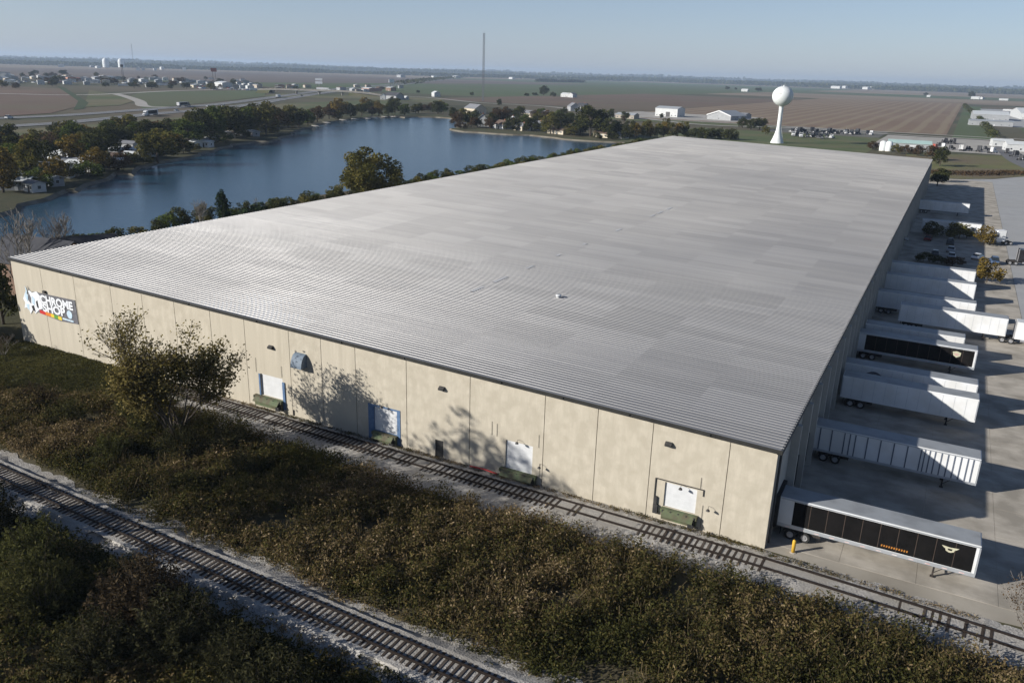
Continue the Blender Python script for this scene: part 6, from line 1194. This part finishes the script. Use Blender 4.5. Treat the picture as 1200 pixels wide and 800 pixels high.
# pylon signs (boards face the highway)
def pylon(label, p_, h, w, hb, m_b, rz, split=False):
    t = thing('pylon_sign', label, 'sign', (p_[0], p_[1], 0), rz)
    for s in (-1, 1): MB().tube([(s*w*0.22,0,0),(s*w*0.22,0,h-hb)], 0.4, 6).build('post', M_STEEL, t)
    if split:
        MB().box(-w/2,w/2,-0.5,0.5,h-hb*0.42,h).build('board', m_b, t); MB().box(-w/2,w/2,-0.5,0.5,h-hb,h-hb*0.58).build('board', m_b, t)
    else: MB().box(-w/2,w/2,-0.5,0.5,h-hb,h).build('board', m_b, t)
    MB().box(-w/2-0.2,w/2+0.2,-0.3,0.3,h,h+0.4).build('cap', M_STEEL, t)
pylon('tall white two-board pylon sign beyond the overpass', (-1058.4,1156.3), 20, 13, 10, M_SIGNW, R(35), True)
pylon('tall dark red pylon sign on posts in the town beyond the highway', (-1196.0,1034.8), 32, 10, 6, mat('sign_dark_red', (0.16,0.05,0.045), (0.12,0.04,0.04), 0.4, 0.7), R(40))
pylon('dark pylon sign near the storage domes', (-1379.5,986.0), 33, 5, 4, M_STEEL, R(50))
pylon('tilted pale billboard at the edge of the ploughed field', (-1140.8,1493.4), 18, 14, 7, M_SIGNW, R(70))
# hedge line at the right field edge and hedges round far farmsteads
def treeline(name, label, pts, depth, h, n, ls, seed, m='leaf_dark'):
    rng = np.random.default_rng(seed); P_ = np.array(pts, float); seg = np.linalg.norm(np.diff(P_, axis=0), axis=1); cum = np.concatenate([[0], np.cumsum(seg)])
    u = rng.random(n)*cum[-1]; x = np.interp(u, cum, P_[:,0]); y = np.interp(u, cum, P_[:,1])
    th = bands(u, u*0, seed, 0.004)*0.55+bands(u, u*0, seed+1, 0.03)*0.45; top = h*(0.45+0.75*th)
    z = top*rng.random(n)**0.7; a_ = rng.uniform(0, 6.28, n); rr_ = depth*np.sqrt(rng.random(n))*(1-0.5*(z/np.maximum(top,0.1)))
    c = np.stack([x+rr_*np.cos(a_), y+rr_*np.sin(a_), z], 1)
    v, q, t = leaf_cloud(c, ls*rng.uniform(0.6,1.4,n), rng, np.clip(rng.normal(0.5,0.22,n),0,1), 0.8)
    return tag(link(name, npmesh(name, v, q, None, t), MATS[m]), label, 'treeline', None, 'stuff')
treeline('hedgerow', 'dark hedgerow between the striped brown field and the right-hand depot', [(1.8,1959.7),(19.6,1369.8),(33.0,721.2)], 6, 7, 4500, 1.6, 1)
treeline('scrub_bank', 'brown scrub on the rough bank between the highway and the left lake shore', [(-386.3,162.9),(-409.1,203.1),(-414.2,242.0),(-437.3,302.2),(-446.6,345.4)], 16, 4.5, 7000, 1.1, 2, 'leaf_brown')
treeline('scrub_bank', 'low dark brush along the meadow behind the truck yard', [(-4,375),(14,382),(40,410)], 8, 1.6, 2500, 0.7, 22, 'leaf_brown')
treeline('hedgerow', 'hedge strip by the far white factory in the green plain', [(-1959.9,3857.1),(-1877.7,4247.8)], 25, 16, 2500, 7, 12)
treeline('hedgerow', 'dark tree strip across the ploughed plain beyond the white pylon sign', [(-6491.0,6865.7),(-6116.0,7398.2)], 60, 30, 2500, 12, 13)
treeline('hedgerow', 'broken trees along the highway as it runs to the horizon', [(-1405.1,1896.3),(-1874.4,2718.2),(-3023.9,4825.4),(-4473.2,7426.2)], 40, 12, 3000, 6, 14)
for k, (pts, dpt, h, n, ls, lab) in enumerate((
    ([(-9000,-500),(-8200,3000),(-7600,5200),(-6200,7000),(-4600,8200),(-2500,9000)], 420, 46, 22000, 26, 'hazy wooded ridge along the left horizon'),
    ([(-3000,7600),(-1800,7400),(-600,6900),(600,6600),(2000,6400)], 300, 30, 16000, 20, 'hazy blue wood along the middle horizon'),
    ([(-1500,9800),(0,9400),(1500,9000),(3500,8600)], 400, 40, 14000, 26, 'farthest hazy wood along the right horizon'),
    ([(-6200,1400),(-5200,3000),(-4300,4200),(-3400,5400),(-2600,6600)], 220, 26, 14000, 18, 'hazy broken woods behind the ploughed plain'),
    ([(-12500,2000),(-11000,7000),(-7000,11500),(-2000,13500),(3000,13200)], 500, 70, 16000, 40, 'faint outermost wood on the horizon'))):
    treeline('distant_wood', lab, pts, dpt, h, n, ls, 50+k)
# ================================================================== AIR
hz = bpy.data.materials.new('haze_air'); hz.use_nodes = True
N = hz.node_tree.nodes; N.remove(N['Principled BSDF']); pv = N.new('ShaderNodeVolumePrincipled')
pv.inputs['Color'].default_value = (0.62,0.78,1.0,1); pv.inputs['Density'].default_value = 0.00008; pv.inputs['Anisotropy'].default_value = 0.1
hz.node_tree.links.new(pv.outputs[0], N['Material Output'].inputs['Volume'])
o = MB().box(-GR-80, GR+80, -GR-80, GR+80, -3.0, 125).build('haze', hz); tag(o, 'thin pale blue haze over the whole plain', 'haze', None, 'stuff')
